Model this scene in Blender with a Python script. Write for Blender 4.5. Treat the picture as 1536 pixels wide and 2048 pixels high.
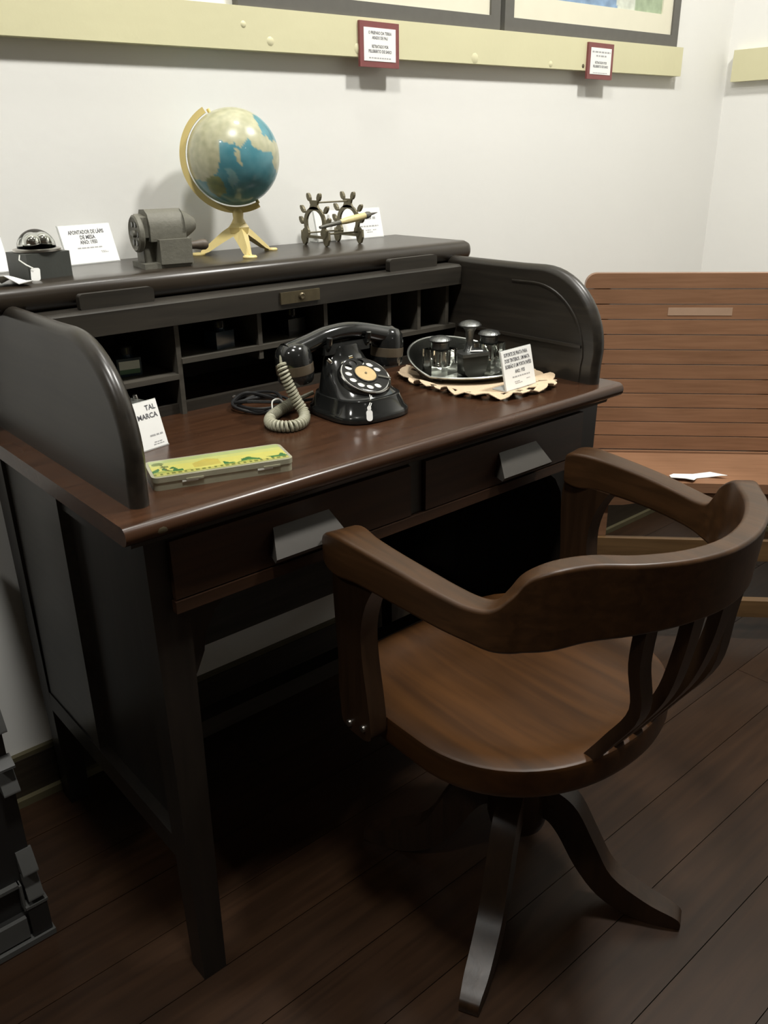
import bpy, bmesh, math, random
from mathutils import Vector, Matrix
from mathutils import noise as mnoise
random.seed(7)
PI = math.pi
for o in list(bpy.data.objects): bpy.data.objects.remove(o)
scene = bpy.context.scene
COL = scene.collection

# ------------------------------------------------------------------ camera
def cam_basis(pitch, roll, az):
    p, a, r = math.radians(pitch), math.radians(az), math.radians(roll)
    F = Vector((math.cos(p)*math.cos(a), math.cos(p)*math.sin(a), -math.sin(p)))
    R = Vector((math.sin(a), -math.cos(a), 0)); U = R.cross(F)
    return R*math.cos(r)+U*math.sin(r), U*math.cos(r)-R*math.sin(r), F
R_, U_, F_ = cam_basis(22.9, -0.83, 49.4)
cam = bpy.data.cameras.new('camera')
cam.sensor_fit = 'VERTICAL'; cam.sensor_height = 36.0; cam.lens = 36.0*1690/2048
cam.clip_start = 0.02
camo = bpy.data.objects.new('camera', cam); COL.objects.link(camo)
m = Matrix((R_, U_, -F_)).transposed().to_4x4(); m.translation = Vector((0, 0, 1.16))
camo.matrix_world = m
scene.camera = camo

# ------------------------------------------------------------------ light
w = bpy.data.worlds.new('world'); scene.world = w; w.use_nodes = True
w.node_tree.nodes['Background'].inputs[0].default_value = (0.9, 0.95, 1, 1)
w.node_tree.nodes['Background'].inputs[1].default_value = 0.05
scene.view_settings.view_transform = 'Standard'
scene.view_settings.look = 'None'
scene.view_settings.exposure = 0.0
scene.view_settings.gamma = 1.0
scene.view_settings.use_curve_mapping = False
def lamp(x, y, z, size, power, col=(1.0, 0.98, 0.925)):
    l = bpy.data.lights.new('ceiling_lamp', 'AREA'); l.shape = 'DISK'; l.size = size
    l.energy = power; l.color = col
    o = bpy.data.objects.new('ceiling_lamp', l); COL.objects.link(o); o.location = (x, y, z)
CEIL = 2.75
for lx, ly, lp in ((1.70, 0.38, 45), (0.30, 0.42, 33), (-1.3, 0.40, 16), (1.0, 1.10, 7), (0.9, -3.0, 4)):
    lamp(lx, ly, CEIL-0.02, 0.24, lp)

# ------------------------------------------------------------------ materials
def nt(name):
    ma = bpy.data.materials.new(name); ma.use_nodes = True
    t = ma.node_tree; return ma, t, t.nodes['Principled BSDF']
def plain(name, col, rough=0.5, metal=0.0, var=0.0, scale=40, bump=0.0, bscale=200, spec=0.5, coat=0.0):
    ma, t, b = nt(name)
    b.inputs['Roughness'].default_value = rough; b.inputs['Metallic'].default_value = metal
    b.inputs['Specular IOR Level'].default_value = spec
    b.inputs['Coat Weight'].default_value = coat; b.inputs['Coat Roughness'].default_value = 0.12
    c = (*col, 1)
    tc = t.nodes.new('ShaderNodeTexCoord')
    n = t.nodes.new('ShaderNodeTexNoise'); n.inputs['Scale'].default_value = scale; n.inputs['Detail'].default_value = 4
    t.links.new(tc.outputs['Object'], n.inputs['Vector'])
    mx = t.nodes.new('ShaderNodeMix'); mx.data_type = 'RGBA'
    mx.inputs[6].default_value = tuple(max(0, x*(1-var)) for x in col)+(1,)
    mx.inputs[7].default_value = tuple(min(1, x*(1+var)) for x in col)+(1,)
    t.links.new(n.outputs['Fac'], mx.inputs[0]); t.links.new(mx.outputs[2], b.inputs['Base Color'])
    if bump:
        n2 = t.nodes.new('ShaderNodeTexNoise'); n2.inputs['Scale'].default_value = bscale; n2.inputs['Detail'].default_value = 3
        t.links.new(tc.outputs['Object'], n2.inputs['Vector'])
        bp = t.nodes.new('ShaderNodeBump'); bp.inputs['Strength'].default_value = bump; bp.inputs['Distance'].default_value = 0.002
        t.links.new(n2.outputs['Fac'], bp.inputs['Height']); t.links.new(bp.outputs['Normal'], b.inputs['Normal'])
    return ma
def wood(name, dark, light, rough=0.35, grain='X', scale=1.0, coat=0.0, rvar=0.08, objvar=0.0, spec=0.5):
    ma, t, b = nt(name); L = t.links.new
    tc = t.nodes.new('ShaderNodeTexCoord'); mp = t.nodes.new('ShaderNodeMapping')
    s = [26*scale]*3; s['XYZ'.index(grain)] = 1.6*scale; mp.inputs['Scale'].default_value = s
    src = tc.outputs['Object']
    oi = t.nodes.new('ShaderNodeObjectInfo')
    if objvar:
        ad = t.nodes.new('ShaderNodeVectorMath'); ad.operation = 'ADD'
        cb = t.nodes.new('ShaderNodeCombineXYZ'); mm = t.nodes.new('ShaderNodeMath'); mm.operation = 'MULTIPLY'; mm.inputs[1].default_value = 17.0
        L(oi.outputs['Random'], mm.inputs[0])
        for k in range(3): L(mm.outputs[0], cb.inputs[k])
        L(src, ad.inputs[0]); L(cb.outputs[0], ad.inputs[1]); src = ad.outputs[0]
    L(src, mp.inputs['Vector'])
    n = t.nodes.new('ShaderNodeTexNoise'); n.inputs['Scale'].default_value = 3.2; n.inputs['Detail'].default_value = 7; n.inputs['Distortion'].default_value = 0.5
    L(mp.outputs[0], n.inputs['Vector'])
    r = t.nodes.new('ShaderNodeValToRGB'); r.color_ramp.elements[0].position = 0.32; r.color_ramp.elements[1].position = 0.72
    r.color_ramp.elements[0].color = (*dark, 1); r.color_ramp.elements[1].color = (*light, 1)
    L(n.outputs['Fac'], r.inputs[0])
    out = r.outputs[0]
    n3 = t.nodes.new('ShaderNodeTexNoise'); n3.inputs['Scale'].default_value = 5; n3.inputs['Detail'].default_value = 2
    L(src, n3.inputs['Vector'])
    hs = t.nodes.new('ShaderNodeHueSaturation'); L(out, hs.inputs['Color'])
    mr = t.nodes.new('ShaderNodeMapRange'); mr.inputs[3].default_value = 0.75; mr.inputs[4].default_value = 1.25
    L(n3.outputs['Fac'], mr.inputs[0])
    if objvar:
        m2 = t.nodes.new('ShaderNodeMapRange'); m2.inputs[3].default_value = 1-objvar; m2.inputs[4].default_value = 1+objvar
        L(oi.outputs['Random'], m2.inputs[0])
        m3 = t.nodes.new('ShaderNodeMath'); m3.operation = 'MULTIPLY'; L(mr.outputs[0], m3.inputs[0]); L(m2.outputs[0], m3.inputs[1])
        L(m3.outputs[0], hs.inputs['Value'])
    else: L(mr.outputs[0], hs.inputs['Value'])
    L(hs.outputs[0], b.inputs['Base Color'])
    m4 = t.nodes.new('ShaderNodeMapRange'); m4.inputs[3].default_value = rough-rvar; m4.inputs[4].default_value = rough+rvar
    L(n3.outputs['Fac'], m4.inputs[0]); L(m4.outputs[0], b.inputs['Roughness'])
    b.inputs['Specular IOR Level'].default_value = spec
    b.inputs['Coat Weight'].default_value = coat; b.inputs['Coat Roughness'].default_value = 0.15
    bp = t.nodes.new('ShaderNodeBump'); bp.inputs['Strength'].default_value = 0.06; bp.inputs['Distance'].default_value = 0.002
    L(n.outputs['Fac'], bp.inputs['Height']); L(bp.outputs['Normal'], b.inputs['Normal'])
    return ma
def glass(name, col=(1, 1, 1), rough=0.0, ior=1.45):
    ma, t, b = nt(name)
    b.inputs['Base Color'].default_value = (*col, 1); b.inputs['Roughness'].default_value = rough
    b.inputs['Transmission Weight'].default_value = 1.0; b.inputs['IOR'].default_value = ior
    return ma
def painted(name, rough=0.4, coat=0.0, grain=0.0):
    ma, t, b = nt(name)
    a = t.nodes.new('ShaderNodeVertexColor'); a.layer_name = 'paint'
    if grain:
        n = t.nodes.new('ShaderNodeTexNoise'); n.inputs['Scale'].default_value = 90; n.inputs['Detail'].default_value = 5
        tc = t.nodes.new('ShaderNodeTexCoord'); t.links.new(tc.outputs['Object'], n.inputs['Vector'])
        hs = t.nodes.new('ShaderNodeHueSaturation'); mr = t.nodes.new('ShaderNodeMapRange')
        mr.inputs[3].default_value = 1-grain; mr.inputs[4].default_value = 1+grain
        t.links.new(n.outputs['Fac'], mr.inputs[0]); t.links.new(mr.outputs[0], hs.inputs['Value'])
        t.links.new(a.outputs[0], hs.inputs['Color']); t.links.new(hs.outputs[0], b.inputs['Base Color'])
    else: t.links.new(a.outputs[0], b.inputs['Base Color'])
    b.inputs['Roughness'].default_value = rough; b.inputs['Coat Weight'].default_value = coat
    return ma

M_wall = plain('wall_paint', (0.80, 0.795, 0.76), 0.55, var=0.02, scale=3, bump=0.12, bscale=60)
M_ceil = plain('ceiling_paint', (0.55, 0.54, 0.50), 0.8, var=0.02, scale=3)
M_wallfar = plain('far_wall_brown_paint', (0.20, 0.15, 0.10), 0.6, var=0.05, scale=3)
M_rail = plain('cream_rail_paint', (0.63, 0.60, 0.385), 0.45, var=0.05, scale=8, bump=0.15, bscale=60)
M_plank = wood('floor_wood', (0.018, 0.0082, 0.0034), (0.032, 0.0148, 0.0064), 0.40, 'X', 0.8, objvar=0.07, spec=0.28)
M_sub = plain('subfloor', (0.012, 0.007, 0.005), 0.7)
M_base = wood('baseboard_wood', (0.018, 0.013, 0.008), (0.035, 0.026, 0.016), 0.45, 'X', 1)
M_shoe = plain('shoe_paint', (0.085, 0.072, 0.036), 0.6, var=0.2, scale=20)
M_desk = wood('desk_mahogany_haze', (0.019, 0.0165, 0.013), (0.033, 0.028, 0.0215), 0.42, 'X', 1.0, rvar=0.07)  # greyed and lifted: lens haze over the upper desk is put into the colour
M_pig = wood('pigeonhole_wood_haze', (0.048, 0.043, 0.034), (0.074, 0.066, 0.053), 0.5, 'X', 1.0)  # paler than the desk: the haze lifting these recesses is painted in
M_deskY = wood('desk_mahogany_depth_haze', (0.017, 0.0145, 0.0115), (0.030, 0.025, 0.019), 0.34, 'Y', 1.0, rvar=0.07)  # depth grain, with the same lens haze painted into the tone
M_deskZ = wood('desk_mahogany_upright_shade', (0.007, 0.0055, 0.004), (0.014, 0.010, 0.007), 0.42, 'Z', 1.0)  # darker copy for the low parts; their shade is put into the colour
M_top = wood('desk_top_wood', (0.032, 0.0140, 0.0070), (0.058, 0.0255, 0.0122), 0.27, 'X', 1.0, rvar=0.05)
M_shelf = wood('desk_shelf_wood', (0.020, 0.0150, 0.0105), (0.034, 0.0255, 0.0175), 0.30, 'X', 1.0, rvar=0.05)
M_drawer = wood('drawer_wood', (0.020, 0.0090, 0.0042), (0.040, 0.0170, 0.0074), 0.42, 'X', 1.0)
M_pull = plain('drawer_pull_grey', (0.042, 0.037, 0.031), 0.5, var=0.15, scale=60)
M_lock = plain('tarnished_brass', (0.14, 0.115, 0.07), 0.4, 0.7, var=0.3, scale=80)
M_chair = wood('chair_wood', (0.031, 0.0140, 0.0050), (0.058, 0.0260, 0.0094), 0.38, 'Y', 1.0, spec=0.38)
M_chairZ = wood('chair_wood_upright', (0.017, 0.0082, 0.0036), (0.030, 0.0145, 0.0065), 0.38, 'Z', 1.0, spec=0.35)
M_seat = wood('chair_seat_wood', (0.031, 0.0122, 0.0031), (0.061, 0.0240, 0.0056), 0.42, 'Y', 0.5, spec=0.32, rvar=0.1)
M_iron = plain('dark_iron', (0.02, 0.018, 0.016), 0.45, 0.6, var=0.3)
M_bolt = plain('bolt_steel', (0.45, 0.43, 0.4), 0.3, 1.0)
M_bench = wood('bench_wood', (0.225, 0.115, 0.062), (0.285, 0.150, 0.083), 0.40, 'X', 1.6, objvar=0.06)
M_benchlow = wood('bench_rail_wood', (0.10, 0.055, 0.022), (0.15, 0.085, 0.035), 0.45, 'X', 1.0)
M_tape = plain('clear_tape', (0.40, 0.27, 0.185), 0.18, var=0.1, scale=30)
M_paper = plain('white_paper', (0.86, 0.86, 0.83), 0.6, var=0.02)
M_ink = plain('print_ink', (0.09, 0.09, 0.10), 0.7)
M_inklight = plain('print_ink_grey', (0.38, 0.38, 0.38), 0.7)
M_acryl = plain('card_holder_edge', (0.55, 0.56, 0.54), 0.2)
M_red = plain('plaque_red', (0.20, 0.060, 0.058), 0.5, var=0.15, scale=50)
M_frame = plain('frame_grey', (0.105, 0.10, 0.088), 0.5, var=0.1, scale=50)
M_mat = plain('mat_cream', (0.72, 0.69, 0.55), 0.7, var=0.04, scale=20)
M_bake = plain('bakelite', (0.012, 0.0125, 0.012), 0.13, var=0.1, coat=0.4)
M_band = plain('handset_band', (0.085, 0.065, 0.042), 0.4, var=0.2)
M_dial = plain('dial_black', (0.016, 0.016, 0.015), 0.2)
M_dialw = plain('dial_plate_white', (0.72, 0.72, 0.66), 0.35)
M_dialc = plain('dial_card_tan', (0.47, 0.335, 0.15), 0.5, var=0.22, scale=60)
M_chrome = plain('chrome', (0.75, 0.75, 0.73), 0.12, 1.0)
M_cord = plain('cord_olive', (0.33, 0.32, 0.235), 0.5, var=0.1)
M_cable = plain('cable_black', (0.02, 0.02, 0.02), 0.35)
M_string = plain('white_string', (0.8, 0.8, 0.74), 0.7)
M_tin = plain('tin_metal', (0.42, 0.41, 0.30), 0.32, 0.35, var=0.15, scale=60)
M_tinlid = painted('tin_lid_print', 0.28, 0.3, grain=0.10)
M_glass = glass('clear_glass', (0.97, 0.99, 0.97))
M_dome = glass('thin_clear_dome', (0.99, 1.0, 0.99), 0.0, 1.08)
M_silver = plain('dark_reflecting_silver', (0.13, 0.135, 0.12), 0.30, 1.0, var=0.2, scale=60, bump=0.2, bscale=300)  # base darkened: the dark desk mirrored in the dish is put into the colour
M_rim = plain('highlight_silver', (0.34, 0.35, 0.32), 0.3, 0.9, var=0.2, scale=60)  # paler silver: a highlight along the dish rim is painted in
M_silverd = plain('dark_silver', (0.16, 0.165, 0.16), 0.33, 0.9, var=0.3, scale=90, bump=0.4, bscale=350)
M_blot = plain('blotter_dark', (0.045, 0.045, 0.038), 0.3, 0.4, var=0.2)
M_lace = plain('lace_cream', (0.60, 0.46, 0.31), 0.85, var=0.10, scale=120, bump=0.5, bscale=500)
M_cast = plain('cast_iron_grey', (0.145, 0.140, 0.112), 0.6, 0.1, var=0.2, scale=70, bump=0.25, bscale=220)
M_knob = wood('crank_knob_wood', (0.07, 0.055, 0.04), (0.12, 0.095, 0.07), 0.5, 'X', 2)
M_boxblk = plain('black_box', (0.050, 0.053, 0.047), 0.45, var=0.15, bump=0.1)
M_yel = plain('cream_yellow_plastic', (0.74, 0.60, 0.25), 0.42, var=0.05)
M_globe = painted('globe_map', 0.30, 0.25, grain=0.16)
M_brass = plain('old_brass', (0.17, 0.15, 0.095), 0.5, 0.45, var=0.25, scale=90, bump=0.2)
M_pen = plain('bone_pen', (0.62, 0.52, 0.26), 0.4, var=0.25, scale=90)
M_pend = plain('pen_dark', (0.10, 0.095, 0.075), 0.45, var=0.4, scale=120)
M_nib = plain('nib_steel', (0.14, 0.13, 0.12), 0.3, 0.8)
M_inkb = glass('ink_bottle_glass', (0.10, 0.20, 0.28), 0.05)
M_inkfill = plain('ink_blue', (0.012, 0.03, 0.05), 0.3)
M_lab = plain('bottle_label', (0.78, 0.80, 0.68), 0.6, var=0.08)
M_labg = plain('bottle_label_green', (0.12, 0.22, 0.12), 0.6)
M_black = plain('black_lacquer', (0.012, 0.0115, 0.011), 0.45, var=0.1)
M_blackg = plain('lit_edge_moulding', (0.065, 0.065, 0.062), 0.5, var=0.1)  # paler copy of the black: light caught on ledges put into the colour
M_paint = painted('painting_canvas', 0.55, grain=0.2)

# ------------------------------------------------------------------ builders
WM = {}
def link(o, parent=None):
    COL.objects.link(o)
    if parent is not None: o.parent = parent
    return o
def props(o, label=None, cat=None, group=None, kind=None):
    if label: o['label'] = label
    if cat: o['category'] = cat
    if group: o['group'] = group
    if kind: o['kind'] = kind
    return o
def thing(name, label, cat, loc=(0, 0, 0), rz=0.0, group=None):
    o = bpy.data.objects.new(name, None); o.empty_display_size = 0.05
    link(o); o.location = loc; o.rotation_euler = (0, 0, rz)
    WM[o.name] = Matrix.Translation(loc) @ Matrix.Rotation(rz, 4, 'Z')
    return props(o, label, cat, group)
def mk(name, bm, mat, parent=None, space='W', smooth=False, bev=0.0, seg=2, angle=35):
    """one mesh object. space W: vertices given in world, L: in the parent's own frame"""
    if bev:
        ed = [e for e in bm.edges if len(e.link_faces) == 2 and e.calc_face_angle(0) > math.radians(angle)]
        bmesh.ops.bevel(bm, geom=ed, offset=bev, segments=seg, profile=0.5, affect='EDGES', clamp_overlap=True)
    bmesh.ops.recalc_face_normals(bm, faces=bm.faces)
    W = Matrix.Identity(4)
    if parent is not None: W = WM[parent.name]
    if space == 'W' and parent is not None: bm.transform(W.inverted())
    me = bpy.data.meshes.new(name); bm.to_mesh(me); bm.free()
    if smooth:
        for p in me.polygons: p.use_smooth = True
        if smooth != 'all':
            try: me.set_sharp_from_angle(angle=math.radians(40))
            except Exception: pass
    if mat is not None: me.materials.append(mat)
    o = bpy.data.objects.new(name, me); link(o, parent); WM[o.name] = W
    if smooth is True:
        wn = o.modifiers.new('weighted_normals', 'WEIGHTED_NORMAL'); wn.keep_sharp = True
    return o
def bx(bm, x0, x1, y0, y1, z0, z1):
    v = [bm.verts.new(p) for p in ((x0, y0, z0), (x1, y0, z0), (x1, y1, z0), (x0, y1, z0), (x0, y0, z1), (x1, y0, z1), (x1, y1, z1), (x0, y1, z1))]
    for f in ((0, 3, 2, 1), (4, 5, 6, 7), (0, 1, 5, 4), (1, 2, 6, 5), (2, 3, 7, 6), (3, 0, 4, 7)): bm.faces.new([v[i] for i in f])
    return v
def box(name, x0, x1, y0, y1, z0, z1, mat, parent=None, bev=0.0015, space='W', seg=2, smooth=True):
    bm = bmesh.new(); bx(bm, x0, x1, y0, y1, z0, z1)
    return mk(name, bm, mat, parent, space, smooth=smooth, bev=bev, seg=seg)
def prism_bm(bm, poly, axis, lo, hi):
    """poly of (a,b): axis X -> (y,z), Y -> (x,z), Z -> (x,y)"""
    def P(a, b, c): return {'X': (c, a, b), 'Y': (a, c, b), 'Z': (a, b, c)}[axis]
    A = [bm.verts.new(P(a, b, lo)) for a, b in poly]; B = [bm.verts.new(P(a, b, hi)) for a, b in poly]
    n = len(poly)
    bm.faces.new(A); bm.faces.new(B[::-1])
    for i in range(n): bm.faces.new((A[i], A[(i+1) % n], B[(i+1) % n], B[i]))
def prism(name, poly, axis, lo, hi, mat, parent=None, bev=0.0, space='W', smooth=True, seg=2, angle=35):
    bm = bmesh.new(); prism_bm(bm, poly, axis, lo, hi)
    return mk(name, bm, mat, parent, space, smooth=smooth, bev=bev, seg=seg, angle=angle)
def crom(pts, n=8, closed=False):
    pts = [Vector(p) for p in pts]; out = []; N = len(pts)
    for i in range(N if closed else N-1):
        if closed: p0, p1, p2, p3 = pts[i-1], pts[i], pts[(i+1) % N], pts[(i+2) % N]
        else: p0, p1, p2, p3 = pts[max(i-1, 0)], pts[i], pts[i+1], pts[min(i+2, N-1)]
        for k in range(n):
            t = k/n
            out.append(0.5*((2*p1)+(p2-p0)*t+(2*p0-5*p1+4*p2-p3)*t*t+(3*p1-p0-3*p2+p3)*t**3))
    if not closed: out.append(pts[-1])
    return out
def tube_bm(bm, pts, rad, n=8, closed=False, flat=1.0):
    pts = [Vector(p) for p in pts]; N = len(pts)
    T = []
    for i in range(N):
        a = pts[i-1] if (i or closed) else pts[i]; b = pts[(i+1) % N] if (i < N-1 or closed) else pts[i]
        T.append((b-a).normalized())
    up = Vector((0, 0, 1)) if abs(T[0].z) < 0.9 else Vector((1, 0, 0))
    nrm = (up - T[0]*up.dot(T[0])).normalized(); rings = []
    for i in range(N):
        nrm = (nrm - T[i]*nrm.dot(T[i])).normalized(); bi = T[i].cross(nrm)
        r = rad[i] if isinstance(rad, (list, tuple)) else rad
        rings.append([bm.verts.new(pts[i]+nrm*math.cos(2*PI*k/n)*r*flat+bi*math.sin(2*PI*k/n)*r) for k in range(n)])
    for i in range(N if closed else N-1):
        a, b = rings[i], rings[(i+1) % N]
        for k in range(n): bm.faces.new((a[k], a[(k+1) % n], b[(k+1) % n], b[k]))
    if not closed: bm.faces.new(rings[0][::-1]); bm.faces.new(rings[-1])
def tube(name, pts, rad, mat, parent=None, n=8, closed=False, space='W', flat=1.0):
    bm = bmesh.new(); tube_bm(bm, pts, rad, n, closed, flat)
    return mk(name, bm, mat, parent, space, smooth=True)
def lathe_bm(bm, prof, n=32, mat4=None, sx=1.0, sy=1.0):
    vs0 = set(bm.verts); rings = []
    for r, z in prof:
        if r < 1e-6: rings.append([bm.verts.new((0, 0, z))])
        else: rings.append([bm.verts.new((r*sx*math.cos(2*PI*k/n), r*sy*math.sin(2*PI*k/n), z)) for k in range(n)])
    for a, b in zip(rings, rings[1:]):
        for k in range(n):
            k2 = (k+1) % n
            if len(a) == 1 and len(b) == 1: continue
            if len(a) == 1: bm.faces.new((a[0], b[k2], b[k]))
            elif len(b) == 1: bm.faces.new((a[k], a[k2], b[0]))
            else: bm.faces.new((a[k], a[k2], b[k2], b[k]))
    if len(rings[0]) > 1: bm.faces.new(rings[0][::-1])
    if len(rings[-1]) > 1: bm.faces.new(rings[-1])
    if mat4 is not None:
        bmesh.ops.transform(bm, matrix=mat4, verts=[v for v in bm.verts if v not in vs0])
def lathe(name, prof, mat, parent=None, n=32, at=(0, 0, 0), M4=None, space='L', sx=1.0, sy=1.0, smooth=True):
    bm = bmesh.new(); lathe_bm(bm, prof, n, Matrix.Translation(at) @ (M4 or Matrix.Identity(4)), sx, sy)
    return mk(name, bm, mat, parent, space, smooth=smooth)
def rrect(w, h, r, n=5, cx=0, cy=0):
    out = []
    for sx, sy, a0 in ((1, 1, 0), (-1, 1, 90), (-1, -1, 180), (1, -1, 270)):
        for k in range(n+1):
            a = math.radians(a0+90*k/n); out.append((cx+sx*(w/2-r)+r*math.cos(a), cy+sy*(h/2-r)+r*math.sin(a)))
    return out
def text_mesh(body, size, align='CENTER', bold=0.0):
    cu = bpy.data.curves.new('t', 'FONT'); cu.body = body; cu.size = size; cu.align_x = align; cu.align_y = 'CENTER'
    cu.resolution_u = 2; cu.offset = bold
    to = bpy.data.objects.new('t', cu); COL.objects.link(to); bpy.context.view_layer.update()
    me = bpy.data.meshes.new_from_object(to.evaluated_get(bpy.context.evaluated_depsgraph_get()))
    bpy.data.objects.remove(to); bpy.data.curves.remove(cu)
    return me
def lettering(parent, lines, M4, mat=None, name='lettering'):
    """lines: (text, x, y, size, align) in the sheet's own plane; M4 sheet -> parent frame"""
    bm = bmesh.new()
    for ln in lines:
        body, x, y, s, al = ln[:5]
        me = text_mesh(body, s, al, s*0.022)
        if len(ln) > 6:                      # squeeze to a given width
            xs = [v.co.x for v in me.vertices]; wd = max(xs)-min(xs)
            if wd > 0: me.transform(Matrix.Diagonal((ln[6]/wd, 1, 1, 1)))
        me.transform(Matrix.Translation((x, y, 0)))
        bm.from_mesh(me); bpy.data.meshes.remove(me)
    bm.transform(M4)
    return mk(name, bm, mat or M_ink, parent, 'L')
def printbars(parent, bars, M4, mat=None, name='small_print'):
    """rows too small to read: word-length strokes"""
    bm = bmesh.new()
    for x, y, wd, h in bars:
        k = x-wd/2
        while k < x+wd/2-h*0.5:
            ww = min(random.uniform(1.6, 4.2)*h, x+wd/2-k)
            vs = [bm.verts.new((k, y-h/2, 0)), bm.verts.new((k+ww, y-h/2, 0)), bm.verts.new((k+ww, y+h/2, 0)), bm.verts.new((k, y+h/2, 0))]
            bm.faces.new(vs); k += ww+h*0.8
    bm.transform(M4)
    return props(mk(name, bm, mat or M_inklight, parent, 'L'), kind='stuff')

def sup(a, ax_, ay_, n_): return 1.0/((abs(math.cos(a))/ax_)**n_+(abs(math.sin(a))/ay_)**n_)**(1/n_)

# ------------------------------------------------------------------ the room
YW, XR, XL, YF = 1.47, 2.63, -3.2, -4.6
props(box('wall_back', XL-0.1, XR+0.1, YW, YW+0.1, -0.05, CEIL+0.1, M_wall, bev=0), kind='structure')
props(box('wall_right', XR, XR+0.1, YF, YW, -0.05, CEIL+0.1, M_wall, bev=0), kind='structure')
props(box('wall_left', XL-0.1, XL, YF, YW, -0.05, CEIL+0.1, M_wallfar, bev=0), kind='structure')
props(box('wall_front', XL-0.1, XR+0.1, YF-0.1, YF, -0.05, CEIL+0.1, M_wallfar, bev=0), kind='structure')
props(box('ceiling', XL, XR, YF, YW, CEIL, CEIL+0.1, M_ceil, bev=0), kind='structure')
floor = props(box('floor', XL, XR, YF, YW, -0.08, -0.018, M_sub, bev=0), kind='structure')
PW = 0.118; y = YW; row = 0
while y > YF+0.02:
    y0 = max(YF, y-PW); x = XL - random.uniform(0.0, 1.2); first = True
    while x < XR:
        x1 = x+random.uniform(2.2, 3.4); a, b = max(x, XL), min(x1, XR)
        if b-a > 0.05:
            box('plank', a+0.0006, b-0.0006, y0+0.0007, y-0.0007, -0.018, random.uniform(-0.0005, 0.0), M_plank, floor, bev=0.0012, seg=1)
        x = x1
    y -= PW; row += 1
bb = props(box('baseboard_back', XL, XR, YW-0.014, YW, 0.0, 0.098, M_base, bev=0.003), kind='structure')
box('shoe_moulding', XL, XR, YW-0.026, YW-0.014, 0.0, 0.016, M_shoe, bb, bev=0.004)
box('cap_bead', XL, XR, YW-0.011, YW, 0.098, 0.106, M_shoe, bb, bev=0.002)
br = props(box('baseboard_right', XR-0.014, XR, YF, YW-0.028, 0.0, 0.098, M_base, bev=0.003), kind='structure')
box('shoe_moulding', XR-0.026, XR-0.014, YF, YW-0.028, 0.0, 0.016, M_shoe, br, bev=0.004)
# painted picture rails; the old board runs a little uphill to the right
def rail_bm(x0, x1, ya, yb):
    bm = bmesh.new(); v = bx(bm, x0, x1, ya, yb, 0, 1)
    for q in v:
        zb = 1.331+(q.co.x-0.50)*0.0103; zt = 1.4045+(q.co.x-1.01)*0.0118
        q.co.z = zb if q.co.z < 0.5 else zt
    return bm
trim = props(mk('trim_1', rail_bm(-1.9, 2.345, YW-0.024, YW), M_rail, bev=0.002), kind='structure')
chip = []
for cxp, czp, rr in ((0.93, 1.375, .006), (0.985, 1.352, .008), (1.19, 1.352, .01), (1.52, 1.352, .011), (1.78, 1.353, .007), (1.905, 1.355, .005)):
    lathe('paint_chip', [(0, 0), (rr, 0), (rr*.7, .0012), (0, .0018)], M_shoe if rr < .006 else M_rail, trim, 9, at=(cxp, YW-0.024, czp), M4=Matrix.Rotation(PI/2, 4, 'X'), space='W')
bm = bmesh.new(); bx(bm, XR-0.024, XR, -2.4, 1.44, 1.345, 1.428)
props(mk('trim_2', bm, M_rail, bev=0.002), kind='structure')

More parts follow.
